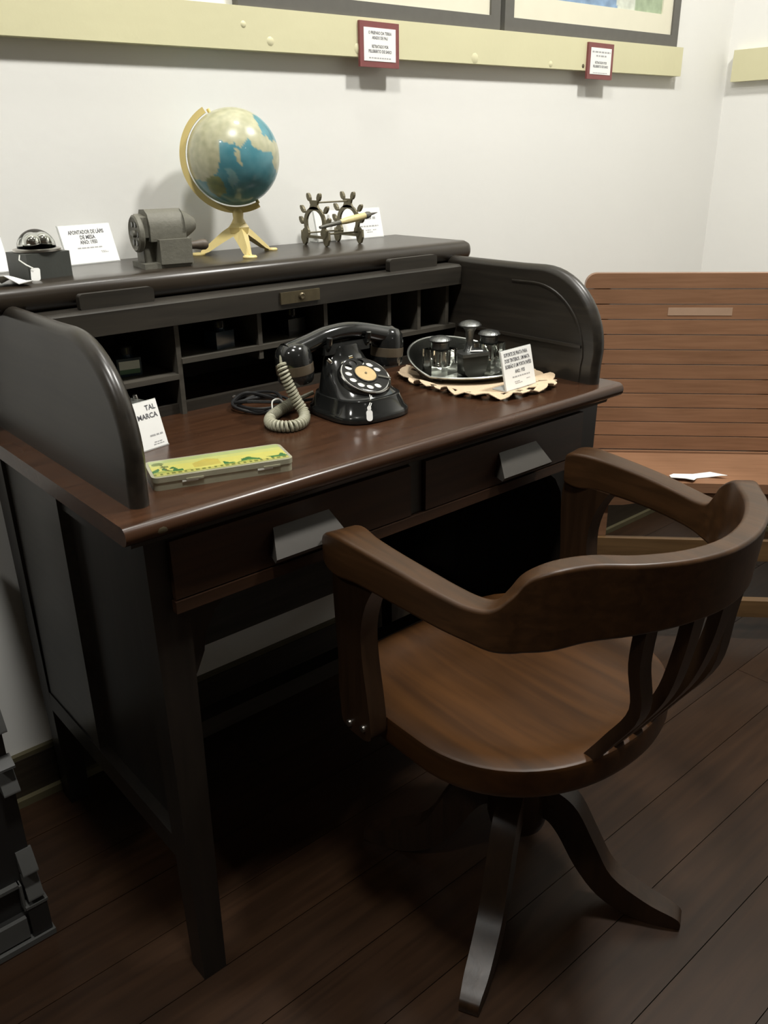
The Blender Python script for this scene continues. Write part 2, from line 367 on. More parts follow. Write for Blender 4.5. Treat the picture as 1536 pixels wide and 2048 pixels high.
# ------------------------------------------------------------------ pictures on the rail
def picture(label, x0, x1, zb, seed, pal):
    t = thing('framed_picture', label, 'picture', ((x0+x1)/2, YW-0.02, zb), 0, 'pictures standing on the wall rail')
    H, fw, mw = 0.56, 0.030, 0.046; wd = (x1-x0)
    yf, yb = 0.0005, 0.0195
    sh = 0.0118
    def bar(name, a, b, c, d, mt, ya, yb_, bev=.002):
        o = box(name, a, b, ya, yb_, c, d, mt, t, bev=bev, space='L')
        for v in o.data.vertices: v.co.z += v.co.x*sh
        return o
    bar('frame_bar', -wd/2, wd/2, 0, fw, M_frame, yf, yb); bar('frame_bar', -wd/2, wd/2, H-fw, H, M_frame, yf, yb)
    bar('frame_bar', -wd/2, -wd/2+fw, fw, H-fw, M_frame, yf, yb); bar('frame_bar', wd/2-fw, wd/2, fw, H-fw, M_frame, yf, yb)
    i = wd/2-fw
    bar('mat_board', -i, i, fw, fw+mw, M_mat, yf+.005, yb-.003); bar('mat_board', -i, i, H-fw-mw, H-fw, M_mat, yf+.005, yb-.003)
    bar('mat_board', -i, -i+mw, fw+mw, H-fw-mw, M_mat, yf+.005, yb-.003); bar('mat_board', i-mw, i, fw+mw, H-fw-mw, M_mat, yf+.005, yb-.003)
    # canvas as a fine grid with painted colour
    bm = bmesh.new(); nx, nz = 110, 90; i2 = i-mw; cl = bm.loops.layers.float_color.new('paint')
    vv = [[bm.verts.new((-i2+2*i2*a/nx, yf+.009, fw+mw+(H-2*fw-2*mw)*b/nz+(-i2+2*i2*a/nx)*sh)) for a in range(nx+1)] for b in range(nz+1)]
    rnd = random.Random(seed); ph = [rnd.uniform(0, 6) for _ in range(8)]
    for b in range(nz):
        for a in range(nx):
            f = bm.faces.new((vv[b][a], vv[b][a+1], vv[b+1][a+1], vv[b+1][a]))
            for l in f.loops:
                u = (l.vert.co.x+i2)/(2*i2); vq = (l.vert.co.z-l.vert.co.x*sh-fw-mw)/(H-2*fw-2*mw)
                wv = .06*math.sin(9*u+ph[0])+.04*math.sin(23*u+ph[1])
                c = pal(u+.05*mnoise.noise(Vector((u*9, vq*7, seed))), vq+wv+.05*mnoise.noise(Vector((u*14, vq*12, seed+4))))
                j = 1+.35*mnoise.noise(Vector((u*22, vq*16, seed+9)))
                l[cl] = (c[0]*j, c[1]*j, c[2]*j, 1)
    mk('canvas', bm, M_paint, t, 'L')
    return t
def pal_sea(u, v):
    if u > .80+.25*v: return (.34, .42, .28) if v < .22 else (.12, .13, .08)
    if u > .62: return (.55, .58, .50) if v < .25 else (.30, .36, .34)
    if v < .10+.10*math.sin(5*u): return (.20, .30, .44)
    if v < .30: return (.34, .46, .55)
    return (.60, .66, .66)
def pal_field(u, v):
    if v < .08: return (.20, .15, .08)
    if v < .35: return (.42, .40, .22)
    return (.60, .62, .55)
picture('left grey framed picture with wide cream mat resting on the wall rail', 0.925, 1.603, 1.4050, 3, pal_field)
picture('right grey framed landscape painting with blue water and green bank on the rail', 1.618, 2.318, 1.4135, 5, pal_sea)

def plaque(label, x0, x1, z0, z1, lines, bars, tw):
    t = thing('wall_plaque', label, 'label', ((x0+x1)/2, YW-0.024, z0), 0, 'red plaques fixed on the wall rail')
    wd, h = x1-x0, z1-z0
    box('backing', -wd/2, wd/2, -0.006, -0.0002, 0, h, M_red, t, bev=.001, space='L')
    mx, my = wd*.095, h*.135
    box('paper_sheet', -wd/2+mx, wd/2-mx, -0.0068, -0.006, my, h-my, M_paper, t, bev=0, space='L')
    M4 = Matrix.Translation((0, -0.0070, h/2)) @ Matrix.Rotation(PI/2, 4, 'X')
    if lines: lettering(t, lines, M4)
    if bars: printbars(t, bars, M4)
    return t
plaque('nearer red bordered plaque under the left picture on the rail', 1.190, 1.292, 1.321, 1.4005,
       [('O PREPARO DA TERRA', 0, .020, .0075, 'CENTER', 1, .060), ('ARADO DE PAU', 0, .0115, .0075, 'CENTER', 1, .041),
        ('RETRATADO POR', 0, -.0035, .0075, 'CENTER', 1, .043), ('FELISBERTO DE SARO', 0, -.012, .0075, 'CENTER', 1, .060)],
       [(0, -.0235, .058, .0022)], .06)
plaque('farther small red bordered plaque under the right landscape painting', 1.915, 2.018, 1.3275, 1.4075,
       [('RETRATADO POR', 0, -.0035, .0075, 'CENTER', 1, .048), ('FELISBERTO DE SARO', 0, -.012, .0075, 'CENTER', 1, .062)],
       [(0, .020, .074, .0035), (0, .0115, .042, .0035), (0, -.026, .060, .0016)], .06)
# ------------------------------------------------------------------ roll-top desk
DL, DR, DF, DB = 0.339, 1.286, 0.838, 1.448
ZT = 0.78
desk = thing('roll_top_desk', 'dark mahogany roll-top desk with its shutter rolled open against the white wall', 'desk', (0.81, 1.14, 0))
# writing surface with a rounded front lip
poly = [(DB, ZT-.024), (DB, ZT)]
for k in range(9):
    a = PI/2 + PI*k/8; poly.append((DF+.011+.011*math.cos(a), ZT-.012+.012*math.sin(a)))
prism('writing_surface', poly, 'X', DL, DR, M_top, desk, bev=0.0015, angle=50)
lathe('worn_chip', [(0, 0), (.006, 0), (.0045, .0006), (0, .0008)], M_band if False else M_lock, desk, 9, at=(.384, DF+.0006, ZT-.013), M4=Matrix.Rotation(PI/2, 4, 'X') @ Matrix.Diagonal((1.3, .7, 1, 1)), space='W')
prism('under_moulding', [(DB, ZT-.036), (DB, ZT-.024), (DF+.016, ZT-.024), (DF+.022, ZT-.030), (DF+.024, ZT-.036)], 'X', DL+.014, DR-.014, M_desk, desk)
# quarter-round side panels
def side_profile(inset=0.0, fy0=0.868, y_back=DB):
    fy, zt, rad = fy0+inset, 0.976-inset, 0.135-inset*0.5
    pts = [(y_back, ZT if not inset else ZT+.002), (y_back, zt)]
    cy_, cz = fy+rad, zt-rad
    pts.append((cy_+.05, zt-.001))
    for k in range(15):
        a = PI/2+PI/2*k/14
        pts.append((cy_+(rad)*math.cos(a), cz+rad*math.sin(a)))
    pts.append((fy+.003, ZT+.03)); pts.append((fy+.004, ZT if not inset else ZT+.002))
    return pts
for x0, x1, inner in ((0.371, 0.397, 1), (1.232, 1.258, -1)):
    fy0 = 0.880 if inner == 1 else 0.861
    bm = bmesh.new(); secs = []; tk = x1-x0
    for k in range(9):                                   # bull-nosed edge: the outline shrinks towards both faces
        c_ = math.cos(PI*k/8); ins = .013*(1-math.sqrt(max(0, 1-c_*c_*.98)))
        pf = side_profile(ins, fy0); pf[0] = (pf[0][0], ZT); pf[-1] = (pf[-1][0], ZT)
        secs.append([bm.verts.new((x0+tk*(.5-.5*c_), a_, b_)) for a_, b_ in pf])
    for a_, b_ in zip(secs, secs[1:]):
        n_ = len(a_)
        for q in range(n_): bm.faces.new((a_[q], a_[(q+1) % n_], b_[(q+1) % n_], b_[q]))
    bm.faces.new(secs[0]); bm.faces.new(secs[-1][::-1])
    sp = mk('side_panel', bm, M_deskY, desk, smooth=True)
    xi = x1 if inner == 1 else x0
    # tambour groove: a raised fillet that follows the curve inside the panel
    a = side_profile(.032, fy0)
    path = [(xi+inner*.0005, q[0], q[1]) for q in a[2:]]
    tube('tambour_track', path, 0.0022, M_deskY, sp, n=6)
    outer = 0.375 if inner == 1 else 1.257
    if inner == -1:
        box('inner_ledge', xi-.006, xi+.001, 0.895, 1.20, 0.842, 0.847, M_deskY, sp, bev=.001)
# top shelf with bull nose all round
bm = bmesh.new(); SX0, SX1, SY0, SY1, SZ0, SZ1 = 0.328, 1.300, 1.226, 1.446, 0.962, 1.000
bx(bm, SX0, SX1, SY0, SY1, SZ0, SZ1)
ed = [e for e in bm.edges if not all(abs(v.co.y-SY1) < 1e-6 for v in e.verts) and abs(e.verts[0].co.z-e.verts[1].co.z) < 1e-6]
vert = [e for e in bm.edges if abs(e.verts[0].co.z-e.verts[1].co.z) > 1e-3 and e.verts[0].co.y < SY0+.01]
bmesh.ops.bevel(bm, geom=ed+vert, offset=0.0165, segments=6, profile=0.5, affect='EDGES')
mk('top_shelf', bm, M_shelf, desk, smooth='all')
# shutter: its lead bar shows below the shelf, the slats are rolled back behind it
tb = prism('shutter_lead_bar', [(1.190, .925), (1.190, .958), (1.196, .962), (1.240, .962), (1.240, .925)], 'X', 0.404, 1.228, M_desk, desk, bev=.0015)
for a, b in ((0.470, 0.585), (1.055, 1.175)):
    o = prism('finger_lift', rrect(b-a, .024, .006, 4, (a+b)/2, .972), 'Y', 1.204, 1.216, M_desk, tb, bev=.0015)
lp = box('lock_plate', 0.800, 0.880, 1.1865, 1.1905, .934, .953, M_lock, tb, bev=.0008)
lathe('keyhole_rim', [(0, 0), (.006, 0), (.006, .002), (.004, .0035), (0, .002)], M_lock, lp, 14, at=(0.842, 1.1865, .944), M4=Matrix.Rotation(PI/2, 4, 'X'), space='W')
for k in range(7):
    y0 = 1.244+k*.028
    box('shutter_slat', 0.404, 1.228, y0, y0+.026, .945, .957, M_desk, desk, bev=.003)
# back, pigeonholes
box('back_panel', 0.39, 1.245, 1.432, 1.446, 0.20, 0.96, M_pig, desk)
PF = 1.205
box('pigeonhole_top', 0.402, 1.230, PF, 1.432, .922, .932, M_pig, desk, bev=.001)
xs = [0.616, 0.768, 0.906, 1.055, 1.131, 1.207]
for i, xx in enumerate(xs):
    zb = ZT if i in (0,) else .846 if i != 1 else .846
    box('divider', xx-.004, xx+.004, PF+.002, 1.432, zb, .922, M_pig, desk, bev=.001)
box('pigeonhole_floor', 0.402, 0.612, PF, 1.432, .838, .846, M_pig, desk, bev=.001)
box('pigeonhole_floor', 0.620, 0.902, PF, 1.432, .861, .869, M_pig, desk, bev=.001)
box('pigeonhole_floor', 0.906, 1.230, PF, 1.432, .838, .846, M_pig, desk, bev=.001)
box('plinth_strip', 0.402, 1.230, PF+.012, PF+.024, ZT, ZT+.016, M_desk, desk, bev=.002)
# frame below: legs taper a little, fan brackets at the front
LEG = 0.052
def leg(x0, y0):
    bm = bmesh.new()
    for z, s in ((0, .80), (.25, 1.0), (ZT-.036, 1.0)):
        pass
    a = bx(bm, x0, x0+LEG, y0, y0+LEG, 0.0, ZT-.036)
    for v in a:
        if v.co.z < .01:
            v.co.x = x0+LEG/2+(v.co.x-x0-LEG/2)*.72; v.co.y = y0+LEG/2+(v.co.y-y0-LEG/2)*.72
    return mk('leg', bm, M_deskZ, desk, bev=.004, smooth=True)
for lx in (0.372, 1.208):
    for ly in (0.872, 1.386): leg(lx, ly)
def bracket(xa, sgn):
    pr = [(xa, .655), (xa+sgn*.085, .655), (xa+sgn*.072, .640), (xa+sgn*.040, .615), (xa+sgn*.022, .585), (xa+sgn*.018, .560), (xa+sgn*.006, .535), (xa, .525)]
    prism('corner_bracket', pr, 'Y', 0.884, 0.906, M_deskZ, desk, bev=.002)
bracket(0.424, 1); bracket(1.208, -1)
# drawer case
box('case_top_rail', 0.424, 1.208, 0.872, 0.896, .738, ZT-.036, M_desk, desk)
box('case_bottom_rail', 0.400, 1.230, 0.862, 0.898, .640, .656, M_drawer, desk, bev=.003)
box('case_divider', 0.797, 0.823, 0.872, 0.896, .656, .738, M_desk, desk)
box('case_floor', 0.40, 1.23, 0.898, 1.40, .640, .650, M_desk, desk)
for a, b, px0, px1 in ((0.400, 0.797, 0.535, 0.655), (0.823, 1.212, 0.975, 1.095)):
    d = box('drawer', a+.002, b-.002, 0.8645, 1.30, .658, .737, M_drawer, desk, bev=.002)
    # wedge pull: narrow at its top on the drawer face, wider where it stands out below
    bm = bmesh.new(); yq = 0.8645
    top = [(px0+.014, yq, .712), (px1-.014, yq, .712)]
    out = [(px0, yq-.026, .678), (px1, yq-.026, .678)]
    low = [(px0, yq-.022, .672), (px1, yq-.022, .672)]
    bot = [(px0+.008, yq, .672), (px1-.008, yq, .672)]
    vs = [[bm.verts.new(p) for p in q] for q in (top, out, low, bot)]
    for i in range(4):
        j = (i+1) % 4; bm.faces.new((vs[i][0], vs[i][1], vs[j][1], vs[j][0]))
    bm.faces.new([q[0] for q in vs]); bm.faces.new([q[1] for q in vs][::-1])
    mk('wedge_pull', bm, M_pull, d, bev=.0015)
# sides below the top: wide rear board, recessed panel in front of it, bottom rail
for sx, s in ((0.375, 1), (1.257, -1)):
    def bxs(n, d0, d1, y0, y1, z0, z1, mt, bev=.0015):
        xa, xb = sorted((sx+s*d0, sx+s*d1)); return box(n, xa, xb, y0, y1, z0, z1, mt, desk, bev=bev)
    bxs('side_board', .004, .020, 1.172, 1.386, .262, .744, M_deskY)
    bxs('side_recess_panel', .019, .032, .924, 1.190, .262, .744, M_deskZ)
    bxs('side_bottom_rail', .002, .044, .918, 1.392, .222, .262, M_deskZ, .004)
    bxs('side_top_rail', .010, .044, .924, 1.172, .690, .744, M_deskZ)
box('foot_rail', 0.40, 1.235, 1.13, 1.165, .222, .256, M_desk, desk, bev=.005)
# ------------------------------------------------------------------ swivel chair (faces the desk)
CX, CY = 0.868, 0.680
chair = thing('swivel_chair', 'brown wooden swivel armchair with bent back rail drawn up to the desk', 'chair', (CX, CY, 0), math.radians(-1.5))
ST = 0.425
# seat: wide front, round back, dished top, thick turned edge
def seat_r(a):
    n_ = 4.2 if math.sin(a) > 0 else 2.15
    ax_, ay_ = 0.226, (0.240 if math.sin(a) > 0 else 0.188)
    return 1.0/((abs(math.cos(a))/ax_)**n_+(abs(math.sin(a))/ay_)**n_)**(1/n_)
bm = bmesh.new(); NA = 72; rings = []
for fr, z in ((0, ST-.013), (.25, ST-.0125), (.5, ST-.011), (.7, ST-.008), (.80, ST-.004), (.86, ST-.0005), (.91, ST), (.97, ST), (.99, ST-.002), (1.0, ST-.008), (1.0, ST-.036), (.985, ST-.045), (.9, ST-.049), (.3, ST-.049), (0, ST-.049)):
    if fr == 0: rings.append([bm.verts.new((0, 0, z))]); continue
    rings.append([bm.verts.new((fr*seat_r(2*PI*k/NA)*math.cos(2*PI*k/NA), fr*seat_r(2*PI*k/NA)*math.sin(2*PI*k/NA), z)) for k in range(NA)])
for a, b in zip(rings, rings[1:]):
    for k in range(NA):
        k2 = (k+1) % NA
        if len(a) == 1: bm.faces.new((a[0], b[k], b[k2]))
        elif len(b) == 1: bm.faces.new((a[k], b[0], a[k2]))
        else: bm.faces.new((a[k], b[k], b[k2], a[k2]))
mk('seat', bm, M_seat, chair, 'L', smooth=True)
# bent arm and back rail: x, y, z top, z bottom, thickness, outward lean of the top
half = [(-.240, .146, .682, .662, .044, 0), (-.243, .138, .699, .650, .050, 0), (-.246, .112, .706, .645, .050, 0), (-.249, .075, .705, .649, .042, 0),
        (-.249, .025, .702, .649, .038, 0), (-.247, -.025, .698, .648, .037, 0), (-.243, -.072, .693, .645, .036, 0), (-.236, -.108, .690, .642, .035, .001),
        (-.228, -.132, .694, .638, .034, .002), (-.219, -.146, .712, .638, .033, .004), (-.208, -.158, .734, .640, .032, .006), (-.190, -.180, .751, .645, .031, .008),
        (-.157, -.205, .757, .655, .030, .008), (-.117, -.237, .756, .662, .029, .008), (-.061, -.262, .754, .666, .029, .008), (0, -.271, .753, .667, .029, .008)]
st = half+[(-x, y_, a, b, c, d) for x, y_, a, b, c, d in half[-2::-1]]
P3 = crom([(s[0], s[1], 0) for s in st], 4); A3 = crom([(s[2], s[3], s[4]) for s in st], 4); B3 = crom([(s[5], 0, 0) for s in st], 4)
bm = bmesh.new(); rings = []
for i, p in enumerate(P3):
    tan = (P3[min(i+1, len(P3)-1)]-P3[max(i-1, 0)]); tan.z = 0; tan.normalize()
    nr = Vector((tan.y, -tan.x, 0))         # outward for this travel direction
    if nr.dot(Vector((p.x, p.y-0.0, 0))) < 0: nr = -nr
    zt, zb, th = A3[i]; ln = B3[i].x
    rd = min(.0055, th*.2); h = zt-zb; ring = []
    sec = []
    for (sx, sz, a0) in ((1, 1, 0), (-1, 1, 90), (-1, -1, 180), (1, -1, 270)):
        for k in range(4):
            a = math.radians(a0+30*k); sec.append((sx*(th/2-rd)+rd*math.cos(a), (zb+zt)/2+sz*(h/2-rd)+rd*math.sin(a)))
    for o_, z in sec:
        ring.append(bm.verts.new(p+nr*(o_+ln*((z-zb)/max(h, .01)))+Vector((0, 0, z))))
    rings.append(ring)
for a, b in zip(rings, rings[1:]):
    n = len(a)
    for k in range(n): bm.faces.new((a[k], a[(k+1) % n], b[(k+1) % n], b[k]))
bm.faces.new(rings[0][::-1]); bm.faces.new(rings[-1])
mk('arm_bow', bm, M_chair, chair, 'L', smooth=True)
# arm posts, shaped boards fixed to the sides of the seat
for s in (-1, 1):
    front = crom([(.182, .632), (.176, .60), (.158, .55), (.140, .50), (.128, .45), (.122, .41), (.112, .378)], 4)if False else None
    fr = [(.138, .652), (.142, .620), (.140, .570), (.136, .515), (.137, .460), (.134, .425), (.130, .400), (.112, .392)]
    bk = [(.082, .392), (.066, .400), (.066, .425), (.072, .470), (.080, .520), (.082, .570), (.070, .615), (.048, .652)]
    fr = [(v.x, v.y) for v in crom([(a, b, 0) for a, b in fr], 3)]; bk = [(v.x, v.y) for v in crom([(a, b, 0) for a, b in bk], 3)]
    xa, xb = sorted((s*.2265, s*.256))
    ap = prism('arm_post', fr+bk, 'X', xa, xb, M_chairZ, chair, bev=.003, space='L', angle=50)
    for yy, zz in ((.082, .412), (.114, .404)):
        lathe('bolt', [(0, 0), (.0055, 0), (.005, .003), (0, .0045)], M_bolt, ap, 12, at=(s*.256, yy, zz), M4=Matrix.Rotation(s*PI/2, 4, 'Y'))
# four flat bent back splats
for k in range(4):
    xb_, xt = -.066+.042*k, -.098+.062*k
    ctr = crom([(xb_, -.168, ST-.006), (xb_*1.05, -.200, .470), ((xb_+xt)/2, -.240, .540), (xt*.97, -.262+2.2*xt*xt, .612), (xt, -.271+2.5*xt*xt, .676)], 5)
    bm = bmesh.new(); rings = []
    for i, p in enumerate(ctr):
        t_ = (ctr[min(i+1, len(ctr)-1)]-ctr[max(i-1, 0)]).normalized()
        side = Vector((1, 0, 0)); nr = t_.cross(side).normalized(); hw, ht = .0095+.003*(i/len(ctr)), .0080
        rings.append([bm.verts.new(p+side*a*hw+nr*b*ht) for a, b in ((-1, -1), (1, -1), (1, 1), (-1, 1))])
    for a, b in zip(rings, rings[1:]):
        for q in range(4): bm.faces.new((a[q], a[(q+1) % 4], b[(q+1) % 4], b[q]))
    bm.faces.new(rings[0][::-1]); bm.faces.new(rings[-1])
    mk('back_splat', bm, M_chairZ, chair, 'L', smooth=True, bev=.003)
# swivel iron, hub and four swept legs
lathe('swivel_column', [(.020, .225), (.020, .300), (.028, .304), (.028, .322), (.014, .326), (.014, .364), (.055, .366), (.055, .376)], M_iron, chair, 24, at=(.017, .022, 0))
bm = bmesh.new()
for a in (0, PI/2):
    r = Matrix.Rotation(a, 4, 'Z'); vs = bx(bm, -.15, .15, -.018, .018, .367, .376)
    bmesh.ops.transform(bm, matrix=r, verts=vs)
mk('seat_spider', bm, M_iron, chair, 'L')
lathe('hub', [(.030, .120), (.046, .132), (.050, .150), (.050, .215), (.044, .230), (.034, .238), (.020, .240)], M_chairZ, chair, 28, at=(.017, .022, 0))
up = [(.030, .228), (.072, .218), (.105, .192), (.138, .132), (.170, .078), (.225, .044), (.272, .026), (.286, .016), (.287, .002)]
dn = [(.262, .0), (.205, .004), (.150, .030), (.108, .078), (.075, .135), (.052, .160), (.030, .158)]
up = [(v.x, v.y) for v in crom([(a, b, 0) for a, b in up], 4)]; dn = [(v.x, max(0, v.y)) for v in crom([(a, b, 0) for a, b in dn], 4)]
for a in (207.5, 297.2, 27.5, 117.5):
    bm = bmesh.new(); prism_bm(bm, up+dn, 'Y', -.0185, .0185)
    for v in bm.verts: v.co.y *= 1.05-.9*max(0, v.co.x-.18)-3.2*max(0, v.co.x-.24)*min(1, max(0, v.co.x-.24)/.03)
    bm.transform(Matrix.Translation((.017, .022, 0)) @ Matrix.Rotation(math.radians(a+1.5), 4, 'Z') @ Matrix.Diagonal((.965, 1, 1, 1)))
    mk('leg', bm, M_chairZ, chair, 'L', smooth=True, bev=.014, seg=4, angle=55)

# ------------------------------------------------------------------ slatted bench set across the corner
BA = math.radians(-46); BL0, BL1 = -0.33, 0.66
bench = thing('slatted_bench', 'reddish wooden bench with slatted back standing across the room corner', 'bench', (1.831, 0.892, 0), BA)
# local: x along the bench, -y towards the viewer, front edge of the seat at y = 0
SH = 0.43
box('seat_board', BL0, BL1, 0.0, .222, SH-.024, SH, M_bench, bench, bev=.006, space='L')
box('seat_back_strip', BL0, BL1, .224, .246, SH-.024, SH+.004, M_bench, bench, bev=.004, space='L')
pr = [(BL0+.02, SH-.026), (BL1-.02, SH-.026), (BL1-.02, SH-.066), (BL1-.10, SH-.062), (BL1-.16, SH-.050)]
pr += [(x_, SH-.050) for x_ in (BL1-.3, BL0+.25)] + [(BL0+.16, SH-.054), (BL0+.10, SH-.064), (BL0+.02, SH-.066)]
prism('front_apron', pr, 'Y', .012, .030, M_bench, bench, bev=.002, space='L')
N = 12; zb0 = SH+.006; zt0 = .884; pit = (zt0-zb0)/N
for k in range(N):
    z0 = zb0+k*pit; y0 = .232+.020*(k/N)
    if k < N-1: box('back_slat', BL0+.004, BL1-.004, y0, y0+.020, z0+.0012, z0+pit-.0012, M_bench, bench, bev=.0025, space='L')
    else:
        hw = (BL1-BL0)/2-.004; cxx = (BL0+BL1)/2; r = .028
        pl = [(cxx-hw, z0+.0012), (cxx+hw, z0+.0012)]+[(cxx+hw-r+r*math.cos(a), z0+pit-r+r*math.sin(a)) for a in [PI/2*q/6 for q in range(7)]]+[(cxx-hw+r-r*math.sin(a), z0+pit-r+r*math.cos(a)) for a in [PI/2*q/6 for q in range(7)]]
        prism('back_slat', pl, 'Y', y0, y0+.022, M_bench, bench, bev=.003, space='L', angle=50)
    if k == 9:
        box('tape_strip', -.12, .035, y0-.0008, y0+.0005, z0+pit*.28, z0+pit*.80, M_tape, bench, bev=0, space='L')
for xx in (BL0+.05, (BL0+BL1)/2, BL1-.05):
    prism('back_batten', [(.252, .2), (.258, zb0), (.276, zt0-.02), (.296, zt0-.02), (.282, .2)], 'X', xx-.02, xx+.02, M_bench, bench, bev=.002, space='L')
for xx in (BL0+.045, BL1-.045):
    for yy in (.03, .235): box('leg', xx-.025, xx+.025, yy, yy+.045, 0, SH-.026 if yy < .1 else .45, M_bench, bench, bev=.003, space='L')
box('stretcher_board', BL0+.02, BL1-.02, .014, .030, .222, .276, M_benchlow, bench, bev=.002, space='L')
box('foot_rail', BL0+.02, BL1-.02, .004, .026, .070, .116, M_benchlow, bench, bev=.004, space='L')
# torn paper lying on the bench
bm = bmesh.new()
outl = [(-.062, .055), (-.058, .088), (-.046, .100), (.0, .100), (.040, .098), (.075, .076), (.060, .074), (.030, .080), (.004, .072), (-.012, .040), (-.030, .050)]
top = [bm.verts.new((a, b, SH+.0022+.010*max(0, a*.5+.03)*0+(.007 if a > .03 or b < .06 else 0.0))) for a, b in outl]
bmesh.ops.triangle_fill(bm, edges=[bm.edges.new((top[i], top[(i+1) % len(top)])) for i in range(len(top))], use_beauty=True)
geo = bmesh.ops.extrude_face_region(bm, geom=bm.faces[:]); bmesh.ops.translate(bm, vec=(0, 0, -.0012), verts=[g for g in geo['geom'] if isinstance(g, bmesh.types.BMVert)])
ps = thing('torn_paper', 'torn white scrap of paper lying on the bench seat', 'paper', (1.803, 0.942, SH), BA)
bm.transform(Matrix.Translation((-.005, -.055, -SH)))
mk('sheet', bm, M_paper, ps, 'L')

# ------------------------------------------------------------------ black cabinet at the left edge
KX, KY = 0.241, 1.121
cab = thing('black_cabinet', 'black lacquered cabinet with stepped corner blocks at the left edge', 'cabinet', (KX-.25, 1.29, 0))
box('body', KX-.60, KX-.008, KY+.018, 1.44, .055, .60, M_black, cab, bev=.002)
box('plinth', KX-.61, KX, KY+.010, 1.44, .008, .055, M_black, cab, bev=.002)
box('plinth_lip', KX-.612, KX+.001, KY-.004, KY+.012, .0, .010, M_blackg, cab, bev=.002)
box('plinth_block', KX-.032, KX-.002, KY, KY+.016, .012, .072, M_black, cab, bev=.003)
box('toe_panel', KX-.58, KX-.036, KY+.002, KY+.012, .014, .054, M_blackg, cab, bev=.002)
box('panel_moulding', KX-.58, KX-.034, KY+.008, KY+.02, .112, .118, M_blackg, cab, bev=.002)
bm = bmesh.new(); bx(bm, KX-.036, KX-.032, KY+.004, KY+.02, .066, .118); mk('panel_moulding', bm, M_blackg, cab, bev=.0015)
box('corner_moulding', KX-.034, KX, KY-.001, KY+.02, .070, .075, M_blackg, cab, bev=.002)
for z0, z1, d in ((.085, .128, .0), (.136, .172, .0), (.292, .322, .0), (.336, .350, .0), (.40, .44, 0)):
    prism('corner_block', [(KY+.02, z0), (KY-.002, z0), (KY-.002, z0+.004), (KY+.016, z1), (KY+.02, z1)], 'X', KX-.028, KX-.004, M_blackg, cab, bev=.001)
box('cabinet_top', KX-.63, KX+.012, KY-.01, 1.445, .60, .62, M_black, cab, bev=.004)
# ------------------------------------------------------------------ things on the top shelf
SHZ = 1.000
def card(label, loc, rz, wd, h, tilt, lines, bars, name='display_card', group='display cards'):
    t = thing(name, label, 'sign', loc, rz, group)
    T = Matrix.Rotation(-tilt, 4, 'X')
    bm = bmesh.new(); bx(bm, -wd/2, wd/2, -.0008, .0004, .0015, h); bm.transform(T); mk('card_sheet', bm, M_paper, t, 'L')
    bm = bmesh.new(); bx(bm, -wd/2-.0012, wd/2+.0012, .0005, .0022, .0012, h+.0015); bm.transform(T); mk('holder_back', bm, M_acryl, t, 'L')
    bm = bmesh.new(); bx(bm, -wd/2-.0012, wd/2+.0012, -.0004, .030, 0, .0016); mk('holder_foot', bm, M_acryl, t, 'L')
    M4 = T @ Matrix.Translation((0, -.0011, h/2)) @ Matrix.Rotation(PI/2, 4, 'X')
    if lines: lettering(t, lines, M4)
    if bars: printbars(t, bars, M4)
    return t
card('white card about a pencil sharpener beside the domed black box', (0.590, 1.418, SHZ), math.radians(6), .092, .064, math.radians(20),
     [('APONTADOR DE L\u00c1PIS', 0, .020, .0088, 'CENTER', 1, .064), ('DE MESA', 0, .0115, .0088, 'CENTER', 1, .027), ('ANO: 1950', 0, .0035, .0088, 'CENTER', 1, .031)],
     [(0, -.0055, .046, .0018), (.022, -.0125, .010, .001), (.024, -.0145, .012, .001)])
card('white card half hidden behind the brass pen rack', (1.145, 1.424, SHZ), math.radians(0), .172, .060, math.radians(14),
     [], [(.050, .010, .040, .0045), (.050, -.006, .050, .0024), (.046, -.014, .014, .0014), (.064, -.014, .010, .0014), (.050, -.018, .016, .0014)])
card('white card cut by the left edge of the shelf', (0.405, 1.405, SHZ), math.radians(4), .088, .058, math.radians(20), [], [(-.01, .012, .03, .003)])
# crumpled scrap at the very left
bm = bmesh.new(); g = [[None]*7 for _ in range(5)]
for b in range(5):
    for a in range(7):
        g[b][a] = bm.verts.new(((a-3)*.018*(1-.1*b), (b-2)*.017, .004+.022*abs(math.sin(a*1.3+b*.9))*(1-abs(a-3)/4)))
for b in range(4):
    for a in range(6): bm.faces.new((g[b][a], g[b][a+1], g[b+1][a+1], g[b+1][a]))
geo = bmesh.ops.extrude_face_region(bm, geom=bm.faces[:]); bmesh.ops.translate(bm, vec=(0, 0, -.0012), verts=[q for q in geo['geom'] if isinstance(q, bmesh.types.BMVert)])
mnz = min(v.co.z for v in bm.verts); bm.transform(Matrix.Translation((0, 0, -mnz)))
cp = thing('folded_paper', 'crumpled white paper at the left end of the shelf', 'paper', (0.372, 1.275, SHZ), math.radians(-10))
mk('sheet', bm, M_paper, cp, 'L')
